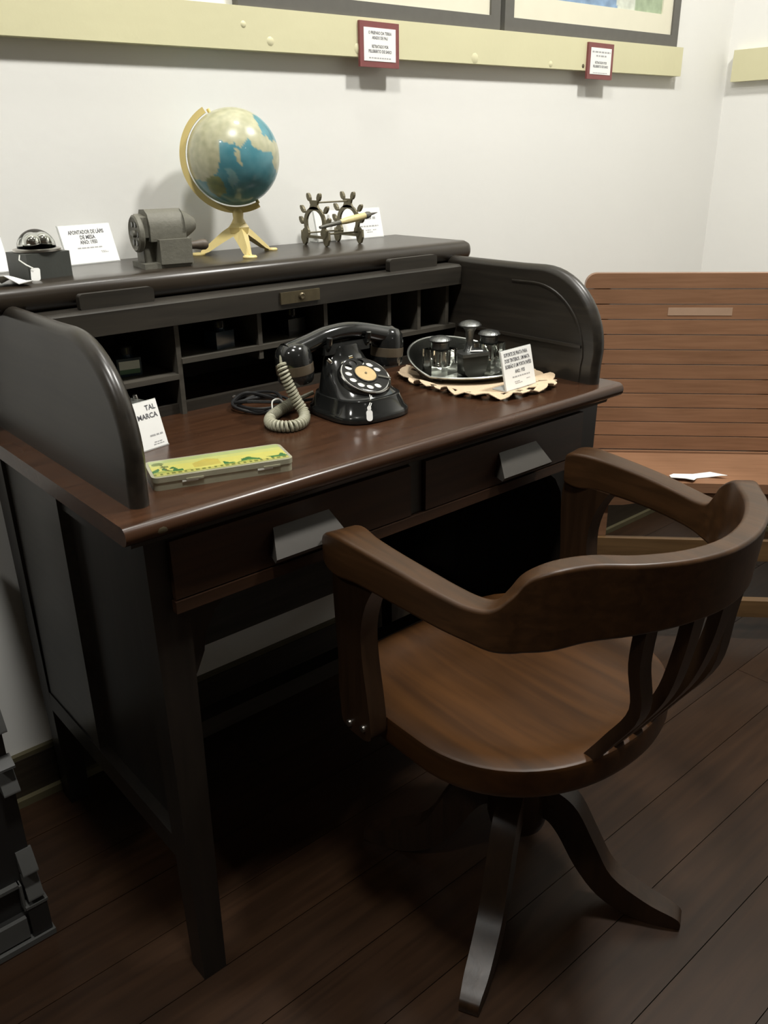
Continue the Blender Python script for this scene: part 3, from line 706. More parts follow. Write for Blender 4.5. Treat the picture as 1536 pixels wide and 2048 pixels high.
# small black box under a clear dome
db = thing('domed_box', 'small black box with chrome ball under a clear dome', 'gadget', (0.463, 1.318, SHZ), math.radians(8))
box('box_body', -.034, .034, -.030, .030, 0, .036, M_boxblk, db, bev=.004, space='L')
lathe('dome_collar', [(.031, .036), (.034, .037), (.034, .040), (.030, .041), (.027, .041), (.027, .036)], M_bolt, db, 36)
lathe('clear_dome', [(.0275, .041)]+[(.0275*math.cos(a), .041+.0265*math.sin(a)) for a in [PI/2*k/10 for k in range(1, 10)]]+[(0, .0675), (0, .0662)]+
      [(.0262*math.cos(a), .041+.0252*math.sin(a)) for a in [PI/2*k/10 for k in range(9, 0, -1)]]+[(.0262, .041)], M_dome, db, 40)
for dx, dy, r in ((-.008, -.004, .0125), (.008, -.002, .012), (.0, .009, .011)):
    bm = bmesh.new(); bmesh.ops.create_icosphere(bm, subdivisions=3, radius=r); bm.transform(Matrix.Translation((dx, dy, .0365+r*.95)))
    mk('chrome_ball', bm, M_chrome, db, 'L', smooth=True)
sg = tube('tag_string', [(-.034, -.012, .034), (-.039, -.018, .028), (-.036, -.030, .022), (-.030, -.0375, .017)], .0010, M_string, db, 5, space='L')
bm = bmesh.new(); prism_bm(bm, rrect(.013, .018, .003, 3, 0, .009), 'Y', 0, .001); bm.transform(Matrix.Translation((-.030, -.040, 0)) @ Matrix.Rotation(math.radians(-42), 4, 'Z') @ Matrix.Rotation(math.radians(-18), 4, 'X')); mk('price_tag', bm, M_paper, db, 'L')
# mechanical pencil sharpener
sh = thing('pencil_sharpener', 'grey cast iron table pencil sharpener with wooden crank knob on the shelf', 'sharpener', (0.655, 1.298, SHZ), math.radians(-8))
box('base_plate', -.042, .036, -.030, .032, 0, .008, M_cast, sh, bev=.002, space='L')
box('front_housing', -.016, .036, -.034, -.002, .006, .043, M_cast, sh, bev=.003, space='L')
box('rear_stand', -.034, .032, -.006, .028, .006, .050, M_cast, sh, bev=.004, space='L')
prism('drum_body', [(-.024, .040), (-.026, .062), (-.018, .080), (-.004, .087), (.020, .086), (.028, .074), (.030, .040)], 'X', -.026, .032, M_cast, sh, bev=.005, space='L', angle=20)
prism('drum_cheek', [(-.016, .046), (-.014, .076), (.018, .080), (.020, .046)], 'X', -.036, -.024, M_cast, sh, bev=.003, space='L')
wh = lathe('index_wheel', [(0, 0), (.026, 0), (.028, .002), (.028, .008), (.025, .010), (.022, .008), (.006, .007), (.005, .012), (0, .012)], M_cast, sh, 36, at=(-.036, -.004, .052), M4=Matrix.Rotation(-PI/2, 4, 'Y'))
for k in range(6):
    a = k*PI/3; lathe('size_hole', [(0, 0), (.004+.0006*k*.4, 0), (.004, .0008), (0, .0008)], M_blot, wh, 12, at=(-.0442, -.004+.0155*math.cos(a), .052+.0155*math.sin(a)), M4=Matrix.Rotation(-PI/2, 4, 'Y'))
lathe('end_cone', [(.024, 0), (.019, .010), (.013, .019), (.009, .024), (0, .025)], M_cast, sh, 28, at=(.030, -.004, .062), M4=Matrix.Rotation(PI/2, 4, 'Y'))
lathe('crank_knob', [(0, 0), (.006, 0), (.0065, .014), (.0085, .024), (.0085, .030), (.006, .034), (0, .0345)], M_knob, sh, 18, at=(.034, -.018, .031), M4=Matrix.Rotation(PI/2, 4, 'Y'))
# globe
GX, GY, GZ, GR = 0.838, 1.362, 1.160, 0.0782
gl = thing('desk_globe', 'small blue and tan terrestrial globe on a cream yellow stand', 'globe', (GX, GY, SHZ), 0)
Rg = R_.copy(); Ug = U_.copy(); Ng = -F_
gdir = (Vector((GX, GY, GZ))-Vector((0, 0, 1.16))).normalized()
Rg = (R_-gdir*R_.dot(gdir)).normalized(); Ug = Rg.cross(gdir).normalized() if Rg.cross(gdir).z > 0 else -Rg.cross(gdir).normalized(); Ng = -gdir
# map outlines as drawn on the facing half (x right, y up on the unit disc)
OCEAN = [(-.28, .34), (-.10, .26), (.02, .30), (.12, .18), (.18, .16), (.26, .32), (.30, .40), (.42, .22), (.55, .14), (.68, .10), (.80, .12), (.84, -.02), (.83, -.16), (.90, -.30), (1.1, -.3), (1.1, -1.1), (-.35, -1.1), (-.75, -.72), (-.88, -.42), (-.66, -.50), (-.48, -.40), (-.36, -.30), (-.30, -.05)]
OCEAN2 = [(.52, .92), (.46, .80), (.54, .66), (.62, .48), (.78, .34), (1.1, .28), (1.1, 1.1)]
ISL = [(-.20, -.25), (-.05, -.22), (.06, -.34), (.08, -.46), (-.02, -.52), (-.06, -.64), (-.14, -.52), (-.12, -.40)]
ISL2 = [(-.62, -.42), (-.38, -.36), (-.22, -.50), (-.20, -.72), (-.34, -.80), (-.52, -.72), (-.60, -.58)]
PENI = [(.02, .20), (.14, .10), (.14, -.06), (.20, -.16), (.16, -.22), (.08, -.06), (.04, .06)]
def inside(p, poly):
    c = False; n = len(poly)
    for i in range(n):
        (x1, y1), (x2, y2) = poly[i], poly[(i+1) % n]
        if (y1 > p[1]) != (y2 > p[1]) and p[0] < (x2-x1)*(p[1]-y1)/(y2-y1)+x1: c = not c
    return c
bm = bmesh.new(); bmesh.ops.create_uvsphere(bm, u_segments=160, v_segments=80, radius=GR)
cl = bm.loops.layers.float_color.new('paint')
def gcol(d):
    jx = mnoise.noise(d*7)*.05; jy = mnoise.noise(d*7+Vector((9, 3, 1)))*.05
    dep = mnoise.noise(d*5)
    if d.dot(Ng) > -.05:
        p = (d.dot(Rg)+jx, d.dot(Ug)+jy)
        land = not (inside(p, OCEAN) or inside(p, OCEAN2)) or inside(p, PENI)
        pale = inside(p, ISL); isl = inside(p, ISL2)
    else: land = mnoise.noise(d*2.2) > 0.0; pale = False; isl = False
    tn = mnoise.noise(d*9)
    if isl: return (.22+.06*tn, .26+.05*tn, .13)
    if land:
        k = .5+.5*tn
        return (.33+.17*k, .335+.15*k, .215+.11*k)
    if pale: return (.17, .32, .33)
    return (.085+.04*dep, .25+.06*dep, .295+.06*dep)
for f in bm.faces:
    for l in f.loops: l[cl] = (*gcol(l.vert.co.normalized()), 1)
bm.transform(Matrix.Translation((0, 0, GZ-SHZ)))
mk('globe_ball', bm, M_globe, gl, 'L', smooth='all')
# meridian arm: half ring in a plane facing the viewer, axis tilted
axis = (Ug*math.cos(math.radians(27))-Rg*math.sin(math.radians(27))).normalized()
lft = (-Rg*math.cos(math.radians(27))-Ug*math.sin(math.radians(27))).normalized()
bm = bmesh.new(); rings = []; ctr = Vector((0, 0, GZ-SHZ)); nn = axis.cross(lft)
for k in range(41):
    a = math.radians(2+176*k/40+2); dirv = axis*math.cos(a)+lft*math.sin(a)
    ri, ro, hw = GR+.0025, GR+.0125, .0060
    rings.append([bm.verts.new(ctr+dirv*r+nn*s) for r, s in ((ri, -hw), (ro, -hw), (ro, hw), (ri, hw))])
for a, b in zip(rings, rings[1:]):
    for q in range(4): bm.faces.new((a[q], a[(q+1) % 4], b[(q+1) % 4], b[q]))
bm.faces.new(rings[0][::-1]); bm.faces.new(rings[-1])
mk('meridian_arm', bm, M_yel, gl, 'L', smooth=True, bev=.001)
for s in (1, -1):
    tube('axis_pin', [ctr+axis*s*(GR-.002), ctr+axis*s*(GR+.006)], .0028, M_yel, gl, 10, space='L')
zc = GZ-SHZ-GR-.008
lathe('stem', [(.015, .045), (.013, .052), (.009, .060), (.010, zc-.001), (.0075, zc+.003), (0, zc+.004)], M_yel, gl, 20)
lathe('stand_boss', [(.008, .030), (.018, .036), (.020, .046), (.014, .053), (0, .054)], M_yel, gl, 6)
for a in (150, 250, 10):
    ca, sa = math.cos(math.radians(a)), math.sin(math.radians(a)); sd = Vector((-sa, ca, 0)); dv = Vector((ca, sa, 0))
    bm = bmesh.new(); rings = []
    for r, z, wd, th in ((.006, .046, .014, .012), (.030, .032, .011, .011), (.055, .014, .0075, .008), (.070, .0045, .0055, .004)):
        c = dv*r+Vector((0, 0, z))
        rings.append([bm.verts.new(c-sd*wd-Vector((0, 0, th))), bm.verts.new(c+sd*wd-Vector((0, 0, th))), bm.verts.new(c+Vector((0, 0, th*.6)))])
    for p, q in zip(rings, rings[1:]):
        for i in range(3): bm.faces.new((p[i], p[(i+1) % 3], q[(i+1) % 3], q[i]))
    bm.faces.new(rings[0][::-1]); bm.faces.new(rings[-1])
    for v in bm.verts: v.co.z = max(v.co.z, 0.0008)
    lg = mk('stand_leg', bm, M_yel, gl, 'L')
    lathe('foot_pad', [(.012, 0), (.0125, .002), (.011, .004), (0, .0045)], M_yel, lg, 20, at=(.074*ca, .074*sa, 0))
# brass pen rack: two wheel-shaped cheeks joined by rods
rk = thing('pen_rack', 'tarnished brass pen rack with two spiky arched cheeks on the shelf', 'pen rack', (1.060, 1.380, SHZ), -PI/2)
# local x = along a cheek, local y = along the rods
def cheek():
    bm = bmesh.new(); th = .0022
    N_ = 20; ri, ro = .0195, .0265; cz = .040
    inn = []; out = []
    for k in range(N_+1):
        a = math.radians(-38+256*k/N_); out.append((ro*math.cos(a), cz+ro*1.1*math.sin(a))); inn.append((ri*math.cos(a), cz+ri*1.15*math.sin(a)))
    for k in range(N_):
        quad = [out[k], out[k+1], inn[k+1], inn[k]]; prism_bm(bm, quad, 'Y', -th, th)
    def lobe(x, z, a, l, w_):
        pts = []
        for q in range(10):
            b = 2*PI*q/10; u_, v_ = l*math.cos(b), w_*math.sin(b)
            pts.append((x+u_*math.cos(a)-v_*math.sin(a), z+u_*math.sin(a)+v_*math.cos(a)))
        prism_bm(bm, pts, 'Y', -th*1.25, th*1.25)
    prism_bm(bm, [(-.012, .064), (.012, .064), (.008, .072), (.011, .080), (-.011, .080), (-.008, .072)], 'Y', -th, th)
    for s in (-1, 1):
        lobe(s*.0125, .0855, math.radians(90-s*18), .0075, .0038)
        lobe(s*.0290, .064, math.radians(90-s*32), .0080, .0036)
        lobe(s*.0335, .044, math.radians(90-s*26), .0075, .0036)
        prism_bm(bm, [(s*.018, .022), (s*.029, .020), (s*.034, .026), (s*.035, .012), (s*.031, .002), (s*.026, .0), (s*.022, .005), (s*.020, .014)][::s], 'Y', -th*1.1, th*1.1)
        lobe(s*.023, .022, 0, .008, .009)
    prism_bm(bm, [(-.024, .013), (.024, .013), (.024, .018), (-.024, .018)], 'Y', -th, th)
    return bm
for off in (-.041, .041):
    bm = cheek(); bm.transform(Matrix.Translation((0, off, 0)) @ Matrix.Diagonal((1.28, 1.0, 1.03, 1.0))); mk('cheek', bm, M_brass, rk, 'L', bev=0)
for xx, zz in ((0, .078), (-.029, .022), (.029, .022)):
    tube('cross_rod', [(xx, -.041, zz), (xx, .041, zz)], .0016, M_brass, rk, 8, space='L')
# dip pen lying across the rack
pn = thing('dip_pen', 'bone handled dip pen lying across the brass rack', 'pen', (1.060, 1.332, SHZ+.040), 0)
pa, pb = Vector((-.066, 0, -.003)), Vector((.056, .0, .014)); dv = (pb-pa).normalized()
def seg(name, t0, t1, r, mt):
    tube(name, [pa+(pb-pa)*(t0+(t1-t0)*k/(len(r)-1)) for k in range(len(r))], list(r), mt, pn, 10, space='L')
seg('pen_shaft', 0, .40, (.0026, .0036, .0040, .0044), M_pend); seg('pen_grip', .40, .90, (.0046, .0062, .0066, .0066, .0060), M_pen)
seg('pen_collar', .90, 1.0, (.0062, .0068, .0054), M_pend); seg('pen_nib', 1.0, 1.16, (.0028, .0020, .0005), M_nib)
# ------------------------------------------------------------------ things on the writing surface
# telephone, faces the chair
ph = thing('rotary_telephone', 'black rotary dial telephone with handset on its cradle on the desk', 'telephone', (0.829, 1.027, ZT), math.radians(-2))
def loft(name, secs, mat, parent, NA=56):
    """rounded-square sections: half x, half y, y shift, z, squareness"""
    bm = bmesh.new(); RR = []
    for hx, hy, sy, z, n_ in secs:
        if hx == 0: RR.append([bm.verts.new((0, sy, z))]); continue
        RR.append([bm.verts.new((sup(a, hx, hy, n_)*math.cos(a), sy+sup(a, hx, hy, n_)*math.sin(a), z)) for a in [2*PI*k/NA for k in range(NA)]])
    bm.faces.new(RR[0][::-1])
    for a, b in zip(RR, RR[1:]):
        for k in range(NA):
            k2 = (k+1) % NA
            if len(b) == 1: bm.faces.new((a[k], a[k2], b[0]))
            else: bm.faces.new((a[k], a[k2], b[k2], b[k]))
    return mk(name, bm, mat, parent, 'L', smooth=True)
loft('base', [(.066, .070, 0, 0, 3.2), (.0685, .073, 0, .002, 3.2), (.069, .0735, 0, .008, 3.2), (.067, .0715, 0, .012, 3.2), (.064, .068, 0, .015, 3.2), (.0595, .063, .001, .029, 3.0), (.0585, .062, .001, .0335, 3.0), (.055, .0585, .001, .0345, 3.0), (0, 0, .001, .0346, 2)], M_bake, ph)
loft('body', [(.0560, .0585, .0015, .034, 2.8), (.0545, .0525, .0065, .0385, 2.7), (.0520, .0465, .0115, .046, 2.6), (.0480, .0388, .0188, .056, 2.5), (.0430, .0300, .0270, .068, 2.4), (.0370, .0220, .0350, .080, 2.4), (.0320, .0195, .0375, .090, 2.4), (.0300, .0180, .038, .100, 2.6), (.0280, .0165, .038, .104, 2.6), (0, 0, .038, .1045, 2)], M_bake, ph)
DT = Matrix.Translation((.003, -.0150, .0600)) @ Matrix.Rotation(math.radians(30), 4, 'X') @ Matrix.Scale(1.06, 4)
lathe('dial_seat', [(.034, -.030), (.0415, -.012), (.0418, -.003), (.040, .0), (0, .0)], M_bake, ph, 40, M4=DT)
lathe('dial_rim', [(.0392, 0), (.0402, .0015), (.0392, .0028), (.0375, .0015), (.0375, 0)], M_chrome, ph, 48, M4=DT)
lathe('number_plate', [(.0372, .0002), (.0372, .0014), (0, .0014)], M_dialw, ph, 40, M4=DT)
bm = bmesh.new(); NH = 10; ro, ri = .0362, .0155
def finger_disc(bm, z0, z1):
    def ring(z):
        outer = [bm.verts.new((ro*math.cos(2*PI*k/120), ro*math.sin(2*PI*k/120), z)) for k in range(120)]
        inner = [bm.verts.new((ri*math.cos(2*PI*k/60), ri*math.sin(2*PI*k/60), z)) for k in range(60)]
        holes = []
        for h in range(NH):
            a = math.radians(12+30*h); c = (.0268*math.cos(a), .0268*math.sin(a))
            holes.append([bm.verts.new((c[0]+.0060*math.cos(2*PI*k/16), c[1]+.0060*math.sin(2*PI*k/16), z)) for k in range(16)])
        loops = [outer, inner]+holes; eds = []
        for lp_ in loops: eds += [bm.edges.new((lp_[i], lp_[(i+1) % len(lp_)])) for i in range(len(lp_))]
        bmesh.ops.triangle_fill(bm, edges=eds, use_beauty=True)
        return loops
    A, B = ring(z0), ring(z1)
    for la, lb in zip(A, B):
        for i in range(len(la)):
            j = (i+1) % len(la); bm.faces.new((la[i], la[j], lb[j], lb[i]))
finger_disc(bm, .0026, .0040); bm.transform(DT)
mk('finger_wheel', bm, M_dial, ph, 'L')
lathe('number_card', [(.0160, .0040), (.0168, .0048), (.0160, .0056), (0, .0056)], M_dialc, ph, 36, M4=DT)
lathe('card_rim', [(.0186, .0038), (.0183, .0056), (.0170, .0058), (.0168, .0038)], M_dial, ph, 36, M4=DT)
lathe('card_stud', [(.002, .0056), (.0018, .0066), (0, .0068)], M_lock, ph, 12, M4=DT)
bm = bmesh.new(); bx(bm, .019, .039, -.0018, .0018, .0044, .0058)
bm.transform(DT @ Matrix.Rotation(math.radians(-30), 4, 'Z')); mk('finger_stop', bm, M_chrome, ph, 'L')
HY = .040
box('cradle_block', -.044, .044, HY-.016, HY+.016, .092, .108, M_bake, ph, bev=.006, space='L', seg=3)
for sx in (-.038, .038):
    for sy in (-.019, .019):
        tube('cradle_prong', crom([(sx, HY+sy*.6, .098), (sx, HY+sy, .108), (sx, HY+sy*1.15, .120)], 4), .0045, M_bake, ph, 8, space='L')
tube('cradle_spring', [(-.040, HY-.030, .084), (-.047, HY-.034, .086), (-.051, HY-.032, .091)], .0028, M_chrome, ph, 8, space='L')
tube('cradle_spring', [(-.012, HY-.034, .088), (-.006, HY-.036, .089)], .0020, M_chrome, ph, 8, space='L')
HS = Matrix.Translation((.001, HY, 0))
def hs_handle():
    bm = bmesh.new()
    pts = crom([(-.104, 0, .101), (-.088, 0, .106), (-.062, 0, .113), (-.030, 0, .121), (.010, 0, .123), (.045, 0, .117), (.076, 0, .108), (.096, 0, .102)], 5)
    n = len(pts); rad = [.021-.0055*math.sin(PI*i/(n-1))**.7 for i in range(n)]
    tube_bm(bm, pts, rad, 16, flat=.85); bm.transform(HS); return bm
hs = mk('handset', hs_handle(), M_bake, ph, 'L', smooth=True)
for s, r in ((-1, .029), (1, .027)):
    Mc = HS @ Matrix.Translation((s*.090, 0, .056)) @ Matrix.Rotation(s*math.radians(5), 4, 'Y')
    o_ = lathe('receiver_cup', [(0, .002), (r*.88, 0), (r*.96, .004), (r, .012), (r, .030), (r*.99, .040), (r*.90, .051), (r*.66, .059), (r*.3, .062), (0, .063)], M_bake, hs, 32, M4=Mc)
    lathe('receiver_band', [(r*1.0, .015), (r*1.015, .016), (r*1.015, .029), (r*1.0, .030)], M_band, o_, 32, M4=Mc)
# coiled handset cord (world positions)
cp_ = crom([(.726, 1.072, .893), (.716, 1.068, .886), (.711, 1.064, .874), (.7105, 1.058, .858), (.716, 1.054, .838), (.724, 1.049, .814), (.730, 1.040, .797), (.722, 1.026, .790), (.704, 1.012, .789), (.684, 1.010, .789), (.671, 1.026, .789), (.673, 1.048, .789), (.692, 1.072, .789), (.724, 1.092, .790), (.757, 1.098, .797), (.788, 1.092, .806)], 12)
tube('cord_lead', cp_[:28], .0028, M_cord, ph, 8)
def resample(P, d):
    out = [P[0].copy()]; acc = 0
    for a, b in zip(P, P[1:]):
        L_ = (b-a).length; t_ = d-acc
        while t_ <= L_: out.append(a+(b-a)*(t_/L_)); t_ += d
        acc = (acc+L_) % d
    return out
pp = resample(cp_[26:-14], .00047); hel = []; nrm = Vector((0, 1, 0))
for i, p in enumerate(pp):
    t_ = (pp[min(i+3, len(pp)-1)]-pp[max(i-3, 0)]).normalized(); nrm = (nrm-t_*nrm.dot(t_)).normalized(); bi = t_.cross(nrm)
    a = 2*PI*i/12.0; hel.append(p+nrm*.0068*math.cos(a)+bi*.0068*math.sin(a))
for h_ in hel: h_.z = max(h_.z, ZT+.0026)
tube('coiled_cord', hel, .0025, M_cord, ph, 6)
tube('cord_lead', cp_[-15:], .0036, M_cord, ph, 8)
lc = []
for k in range(80):
    a = 2*PI*k/22; r1 = .040+.008*math.sin(k*.37); r2 = .046+.008*math.cos(k*.53)
    lc.append((.728+r1*math.cos(a), 1.160+r2*math.sin(a), ZT+.003+.016*(k/80)*abs(math.sin(k*.21+.4))))
lc += [(.77, 1.13, ZT+.006), (.80, 1.10, ZT+.012)]
tube('line_cord', crom(lc, 3), .0026, M_cable, ph, 6)
tube('line_plug', [(.716, 1.215, ZT+.008), (.706, 1.225, ZT+.009)], .0022, M_chrome, ph, 8)
tube('cord_tie', crom([(.716, 1.105, ZT+.008), (.722, 1.112, ZT+.020), (.734, 1.110, ZT+.021), (.741, 1.102, ZT+.010)], 5), .0014, M_string, ph, 6)
# tag hanging from the dial
tube('tag_string', crom([(.823, .9935, .8290), (.8155, .9830, .8220), (.8085, .9710, .8140), (.7985, .9640, .8060), (.8000, .9625, .8050), (.8110, .9710, .8130), (.8205, .9850, .8215), (.827, .9945, .8280)], 5), .0006, M_string, ph, 5)
tube('tag_string', [(.811, .972, .8140), (.823, .9700, .8110)], .0006, M_string, ph, 5)
bm = bmesh.new(); prism_bm(bm, rrect(.0095, .017, .0042, 4), 'Y', -.0006, .0006); prism_bm(bm, rrect(.006, .007, .0028, 4, 0, .011), 'Y', -.0006, .0006)
bm.transform(Matrix.Translation((.7945, .9575, .7945)) @ Matrix.Rotation(math.radians(-32), 4, 'Z') @ Matrix.Rotation(math.radians(-16), 4, 'X'))
mk('paper_tag', bm, M_paper, ph)
# printed pencil tin
tn = thing('pencil_tin', 'flat tin with a yellow green printed landscape lid near the desk front', 'tin', (0.5145, 0.9285, ZT), math.radians(-17.5))
TWD, TDP = .180, .066
prism('tin_base', rrect(TWD, TDP, .008, 5), 'Z', 0, .0105, M_tin, tn, bev=.001, space='L')
lid = prism('tin_lid', rrect(TWD+.002, TDP+.002, .009, 5), 'Z', .0105, .0172, M_tin, tn, bev=.0015, space='L')
bm = bmesh.new(); nx, ny = 110, 42; cl = bm.loops.layers.float_color.new('paint')
pw, pd = TWD-.006, TDP-.006
vv = [[bm.verts.new((-pw/2+pw*a/nx, -pd/2+pd*b/ny, .01745)) for a in range(nx+1)] for b in range(ny+1)]
def lidcol(u, v):
    nz = mnoise.noise(Vector((u*9, v*4, 2)))*.5+mnoise.noise(Vector((u*25, v*9, 5)))*.3
    if v < .06: return (.44, .46, .26)
    if v < .16: return (.20, .22, .08) if (int(u*46) % 2 == 0) else (.52, .50, .20)
    if abs(v-(.30+.5*(u-.03)*0)) < .5 and abs(u-(.055+.09*(1-v)*.9+.0)) < .006 and .25 < v < .72: return (.16, .16, .06)
    if ((u-.06)/.045)**2+((v-.78)/.10)**2 < 1 or ((u-.10)/.03)**2+((v-.55)/.06)**2 < 1: return (.20, .26, .12)
    hill = .30+.06*math.sin(u*11+.5)+.05*math.sin(u*29)+.12*max(0, .12-abs(u-.08))/.12
    if v < hill*.62: return (.40+.1*nz, .46+.06*nz, .16)
    trees = hill+.10*max(0, mnoise.noise(Vector((u*16, 1, 8))))*2.6
    if v < trees and (u > .52 or u < .22) and nz > -.15: return (.06+.05*abs(nz), .20+.05*nz, .10)
    if .30 < u < .50 and v < .72-3.2*abs(u-.42)**1.3 and v > .25: return (.58+.1*nz, .50+.06*nz, .18)
    if v < .62: return (.68, .66, .27)
    if v < .82: return (.60, .64, .33)
    return (.46, .55, .36)
for b in range(ny):
    for a in range(nx):
        f = bm.faces.new((vv[b][a], vv[b][a+1], vv[b+1][a+1], vv[b+1][a]))
        c = [q*k_ for q, k_ in zip(lidcol((a+.5)/nx, (b+.5)/ny), (.74, .72, .46))]
        for l in f.loops: l[cl] = (*[max(0, q) for q in c], 1)
mk('printed_picture', bm, M_tinlid, lid, 'L')
for xx in (-.045, .052):
    box('catch', xx-.010, xx+.010, -TDP/2-.0014, -TDP/2+.001, .0075, .0095, M_yel if False else M_dialw, tn, bev=.0004, space='L')
box('lid_catch', -.050, -.028, -TDP/2-.0022, -TDP/2, .0095, .0118, M_tin, tn, bev=.0004, space='L')
box('lid_catch', .050, .072, -TDP/2-.0022, -TDP/2, .0095, .0118, M_tin, tn, bev=.0004, space='L')
# lace doily: rounded rectangle with a frilled, pierced border
dl = thing('lace_doily', 'cream crocheted lace doily under the inkstand', 'doily', (1.112, 1.035, ZT), 0)
bm = bmesh.new(); NA = 168; RR = []
frs = (0.0, .5, .72, .80, .91, 1.0)
for fi, fr in enumerate(frs):
    if fr == 0: RR.append([bm.verts.new((0, 0, .0012))]); continue
    rg = []
    for k in range(NA):
        a = 2*PI*k/NA; r = sup(a, .108, .138, 3.0)*fr
        if fr == 1.0: r *= 1+.042*abs(math.sin(a*21))+.014*math.sin(a*9+1)
        z = .0012+(.006*abs(math.sin(a*10.5))+.005*math.sin(a*6)**2 if fi >= 3 else 0)*(fr-.72)*4
        rg.append(bm.verts.new((r*math.cos(a), r*math.sin(a), max(.0008, z))))
    RR.append(rg)
for i, (a, b) in enumerate(zip(RR, RR[1:])):
    for k in range(NA):
        k2 = (k+1) % NA
        if len(a) == 1: bm.faces.new((a[0], b[k], b[k2])); continue
        if i == 3 and k % 7 in (2, 3): continue        # open eyes of the lace
        if i == 2 and k % 8 == 5: continue
        bm.faces.new((a[k], b[k], b[k2], a[k2]))
geo = bmesh.ops.extrude_face_region(bm, geom=bm.faces[:]); bmesh.ops.translate(bm, vec=(0, 0, .0014), verts=[q for q in geo['geom'] if isinstance(q, bmesh.types.BMVert)])
mk('lace_sheet', bm, M_lace, dl, 'L')
# inkstand: oval silver dish with a raised back, two glass inkwells, a rocker blotter
IZ = ZT+.003; IA = math.radians(-40)
ik = thing('inkstand_dish', 'oval dark silver inkstand dish with a raised back on the doily', 'tray', (1.112, 1.068, IZ), IA)
bm = bmesh.new(); NA = 80; RR = []
def dish_ring(fr, zf):
    out = []
    for k in range(NA):
        a = 2*PI*k/NA; up_ = max(0, math.sin(a)*.72-math.cos(a)*.40+.30)
        out.append(bm.verts.new((.098*fr*math.cos(a), .070*fr*math.sin(a), zf(up_))))
    return out
for fr, zf in ((.0, None), (.70, lambda u_: .003), (.84, lambda u_: .005+.006*u_), (.93, lambda u_: .009+.026*u_), (1.0, lambda u_: .012+.040*u_), (1.035, lambda u_: .0125+.043*u_), (1.035, lambda u_: .0105+.041*u_), (.95, lambda u_: .006+.024*u_), (.80, lambda u_: .0012), (.70, lambda u_: .0), (.0, 0)):
    if fr == 0: RR.append([bm.verts.new((0, 0, .003 if zf is None else .0))])
    else: RR.append(dish_ring(fr, zf))
for a, b in zip(RR, RR[1:]):
    for k in range(NA):
        k2 = (k+1) % NA
        if len(a) == 1: bm.faces.new((a[0], b[k], b[k2]))
        elif len(b) == 1: bm.faces.new((a[k], b[0], a[k2]))
        else: bm.faces.new((a[k], b[k], b[k2], a[k2]))
mk('dish', bm, M_silver, ik, 'L', smooth=True)
rimp = []
for k in range(64):
    a = 2*PI*k/64; up_ = max(0, math.sin(a)*.72-math.cos(a)*.40+.30)
    rimp.append((.098*1.035*math.cos(a), .070*1.035*math.sin(a), .0120+.0425*up_))
tube('rim_highlight', rimp, .0021, M_rim, ik, 6, closed=True, space='L')  # added tube that draws the rim highlight in paler silver
def inkwell(label, loc, rz):
    t = thing('glass_inkwell', label, 'inkwell', loc, rz, 'glass inkwells on the dish')
    bm = bmesh.new(); s, r, hb, hw = .0225, .0145, .054, .024
    # block with a round ink hole from the top
    bx_o = [(s, -s), (s, s), (-s, s), (-s, -s)]
    low = [bm.verts.new((x, y_, 0)) for x, y_ in bx_o]; top_ = [bm.verts.new((x*.97, y_*.97, hb)) for x, y_ in bx_o]
    bm.faces.new(low[::-1])
    for i in range(4): bm.faces.new((low[i], low[(i+1) % 4], top_[(i+1) % 4], top_[i]))
    nk = 24; c1 = [bm.verts.new((r*math.cos(2*PI*k/nk), r*math.sin(2*PI*k/nk), hb)) for k in range(nk)]
    c0 = [bm.verts.new((r*math.cos(2*PI*k/nk), r*math.sin(2*PI*k/nk), hw)) for k in range(nk)]
    eds = [bm.edges.new((c1[k], c1[(k+1) % nk])) for k in range(nk)]+[bm.edges.get((top_[i], top_[(i+1) % 4])) for i in range(4)]
    bmesh.ops.triangle_fill(bm, edges=eds, use_beauty=True)
    for k in range(nk): bm.faces.new((c1[k], c0[k], c0[(k+1) % nk], c1[(k+1) % nk]))
    bm.faces.new(c0)
    mk('glass_block', bm, M_glass, t, 'L')
    lathe('collar', [(.0155, hb), (.0165, hb+.002), (.0160, hb+.009), (.0165, hb+.012), (.015, hb+.013)], M_silverd, t, 28)
    lathe('hinged_cap', [(.0165, hb+.013), (.0205, hb+.0145), (.0205, hb+.016), (.017, hb+.020), (.009, hb+.0225), (0, hb+.023)], M_silverd, t, 32)
    return t
inkwell('square glass inkwell with silver cap nearest the telephone', (1.058, 1.074, IZ+.0032), math.radians(6))
inkwell('square glass inkwell with silver cap on the far side of the blotter', (1.160, 1.050, IZ+.0032), math.radians(6))
bl = thing('rocker_blotter', 'dark rocker blotter with tall silver knob between the inkwells', 'blotter', (1.1085, 1.050, IZ+.0032), math.radians(-16))
rk_p = [(-.026, .040), (.026, .040), (.0255, .026), (.021, .010), (.012, .002), (0, 0), (-.012, .002), (-.021, .010), (-.0255, .026)]
prism('rocker', rk_p, 'Y', -.024, .016, M_blot, bl, bev=.001, space='L')
box('top_plate', -.028, .028, -.026, .018, .040, .046, M_silverd, bl, bev=.002, space='L')
lathe('knob', [(.012, .046), (.0085, .052), (.0065, .062), (.0075, .080), (.012, .088), (.0205, .091), (.0205, .093), (.017, .097), (.009, .100), (0, .1005)], M_silverd, bl, 32)
bm = bmesh.new(); bx(bm, -.004, .018, -.004, .004, .0475, .0485); bm.transform(Matrix.Translation((.0, -.012, .0)) @ Matrix.Rotation(math.radians(-25), 4, 'Z')); mk('paper_tag', bm, M_paper, bl, 'L')
tube('tag_string', [(-.004, -.010, .048), (.0, -.007, .056), (.004, -.006, .050)], .0008, M_string, bl, 5, space='L')
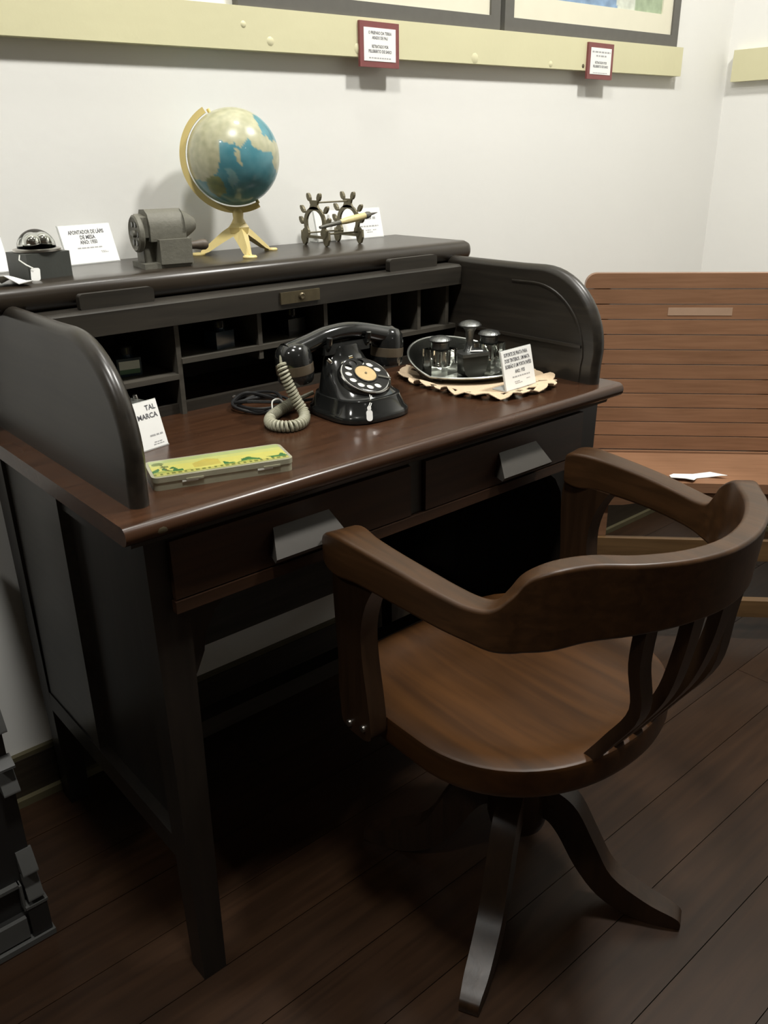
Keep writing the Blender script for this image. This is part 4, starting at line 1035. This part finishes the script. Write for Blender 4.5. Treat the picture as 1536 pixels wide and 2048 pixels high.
# cards on the desk
card('white card with black lettering standing on the lace doily', (1.122, 0.936, ZT+.0032), math.radians(4), .084, .068, math.radians(14),
     [('SUPORTE DE PRATA PARA', -.003, .0265, .0090, 'CENTER', 1, .066), ('DOIS TINTEIROS , UM MATA', -.001, .0165, .0090, 'CENTER', 1, .070),
      ('BORR\u00c3O E UM PORTA PAP\u00c9IS', 0, .0065, .0090, 'CENTER', 1, .073), ('ANO: 1935', .002, -.004, .0085, 'CENTER', 1, .028)],
     [(.004, -.0125, .050, .0022), (-.010, -.021, .014, .0015), (-.006, -.024, .020, .0013), (.022, -.020, .010, .001)])
card('white card half hidden behind the left side panel of the desk', (0.477, 1.074, ZT), math.radians(12), .090, .067, math.radians(16),
     [('TAL', .041, .0245, .0100, 'RIGHT'), ('MARCA', .041, .0130, .0100, 'RIGHT')], [(.030, -.0145, .022, .0022), (.030, -.0245, .014, .0013), (.030, -.0275, .018, .0012)])
# small dark gadget with two bright knobs behind that card
gd = thing('crystal_holder', 'small dark stand with two bright knobs behind the left card', 'gadget', (0.490, 1.135, ZT), math.radians(12))
box('stand', -.030, .022, -.014, .014, 0, .058, M_boxblk, gd, bev=.004, space='L')
for xx in (.002, .015):
    lathe('knob', [(.004, .058), (.0045, .062), (.003, .066), (0, .067)], M_chrome, gd, 14, at=(xx, 0, 0))
# ink bottles in the pigeonholes
def bottle(label, loc, rz, lab, fill=M_inkb):
    t = thing('ink_bottle', label, 'bottle', loc, rz, 'ink bottles in the pigeonholes')
    box('bottle_body', -.019, .019, -.015, .015, 0, .028, fill, t, bev=.004, space='L')
    lathe('bottle_neck', [(.012, .027), (.009, .031), (.009, .036)], fill, t, 20)
    lathe('bottle_cap', [(.0105, .033), (.011, .035), (.011, .044), (.009, .046), (0, .046)], M_dial, t, 20)
    if lab:
        box('bottle_label', -.016, .016, -.0157, -.0150, .004, .024, lab, t, bev=0, space='L')
        if lab is M_lab: box('label_band', -.016, .016, -.0160, -.0157, .004, .011, M_labg, t, bev=0, space='L')
bottle('dark blue ink bottle in the second pigeonhole from the left', (0.711, 1.243, .869), math.radians(10), None, plain('dark_ink_glass', (0.02, 0.035, 0.05), 0.12))
bottle('ink bottle with green and white label in the leftmost pigeonhole', (0.553, 1.262, .846), math.radians(-10), M_lab, M_inkfill)
bottle('small black ink bottle in the pigeonhole behind the telephone', (0.865, 1.255, .869), math.radians(5), None, M_dial)
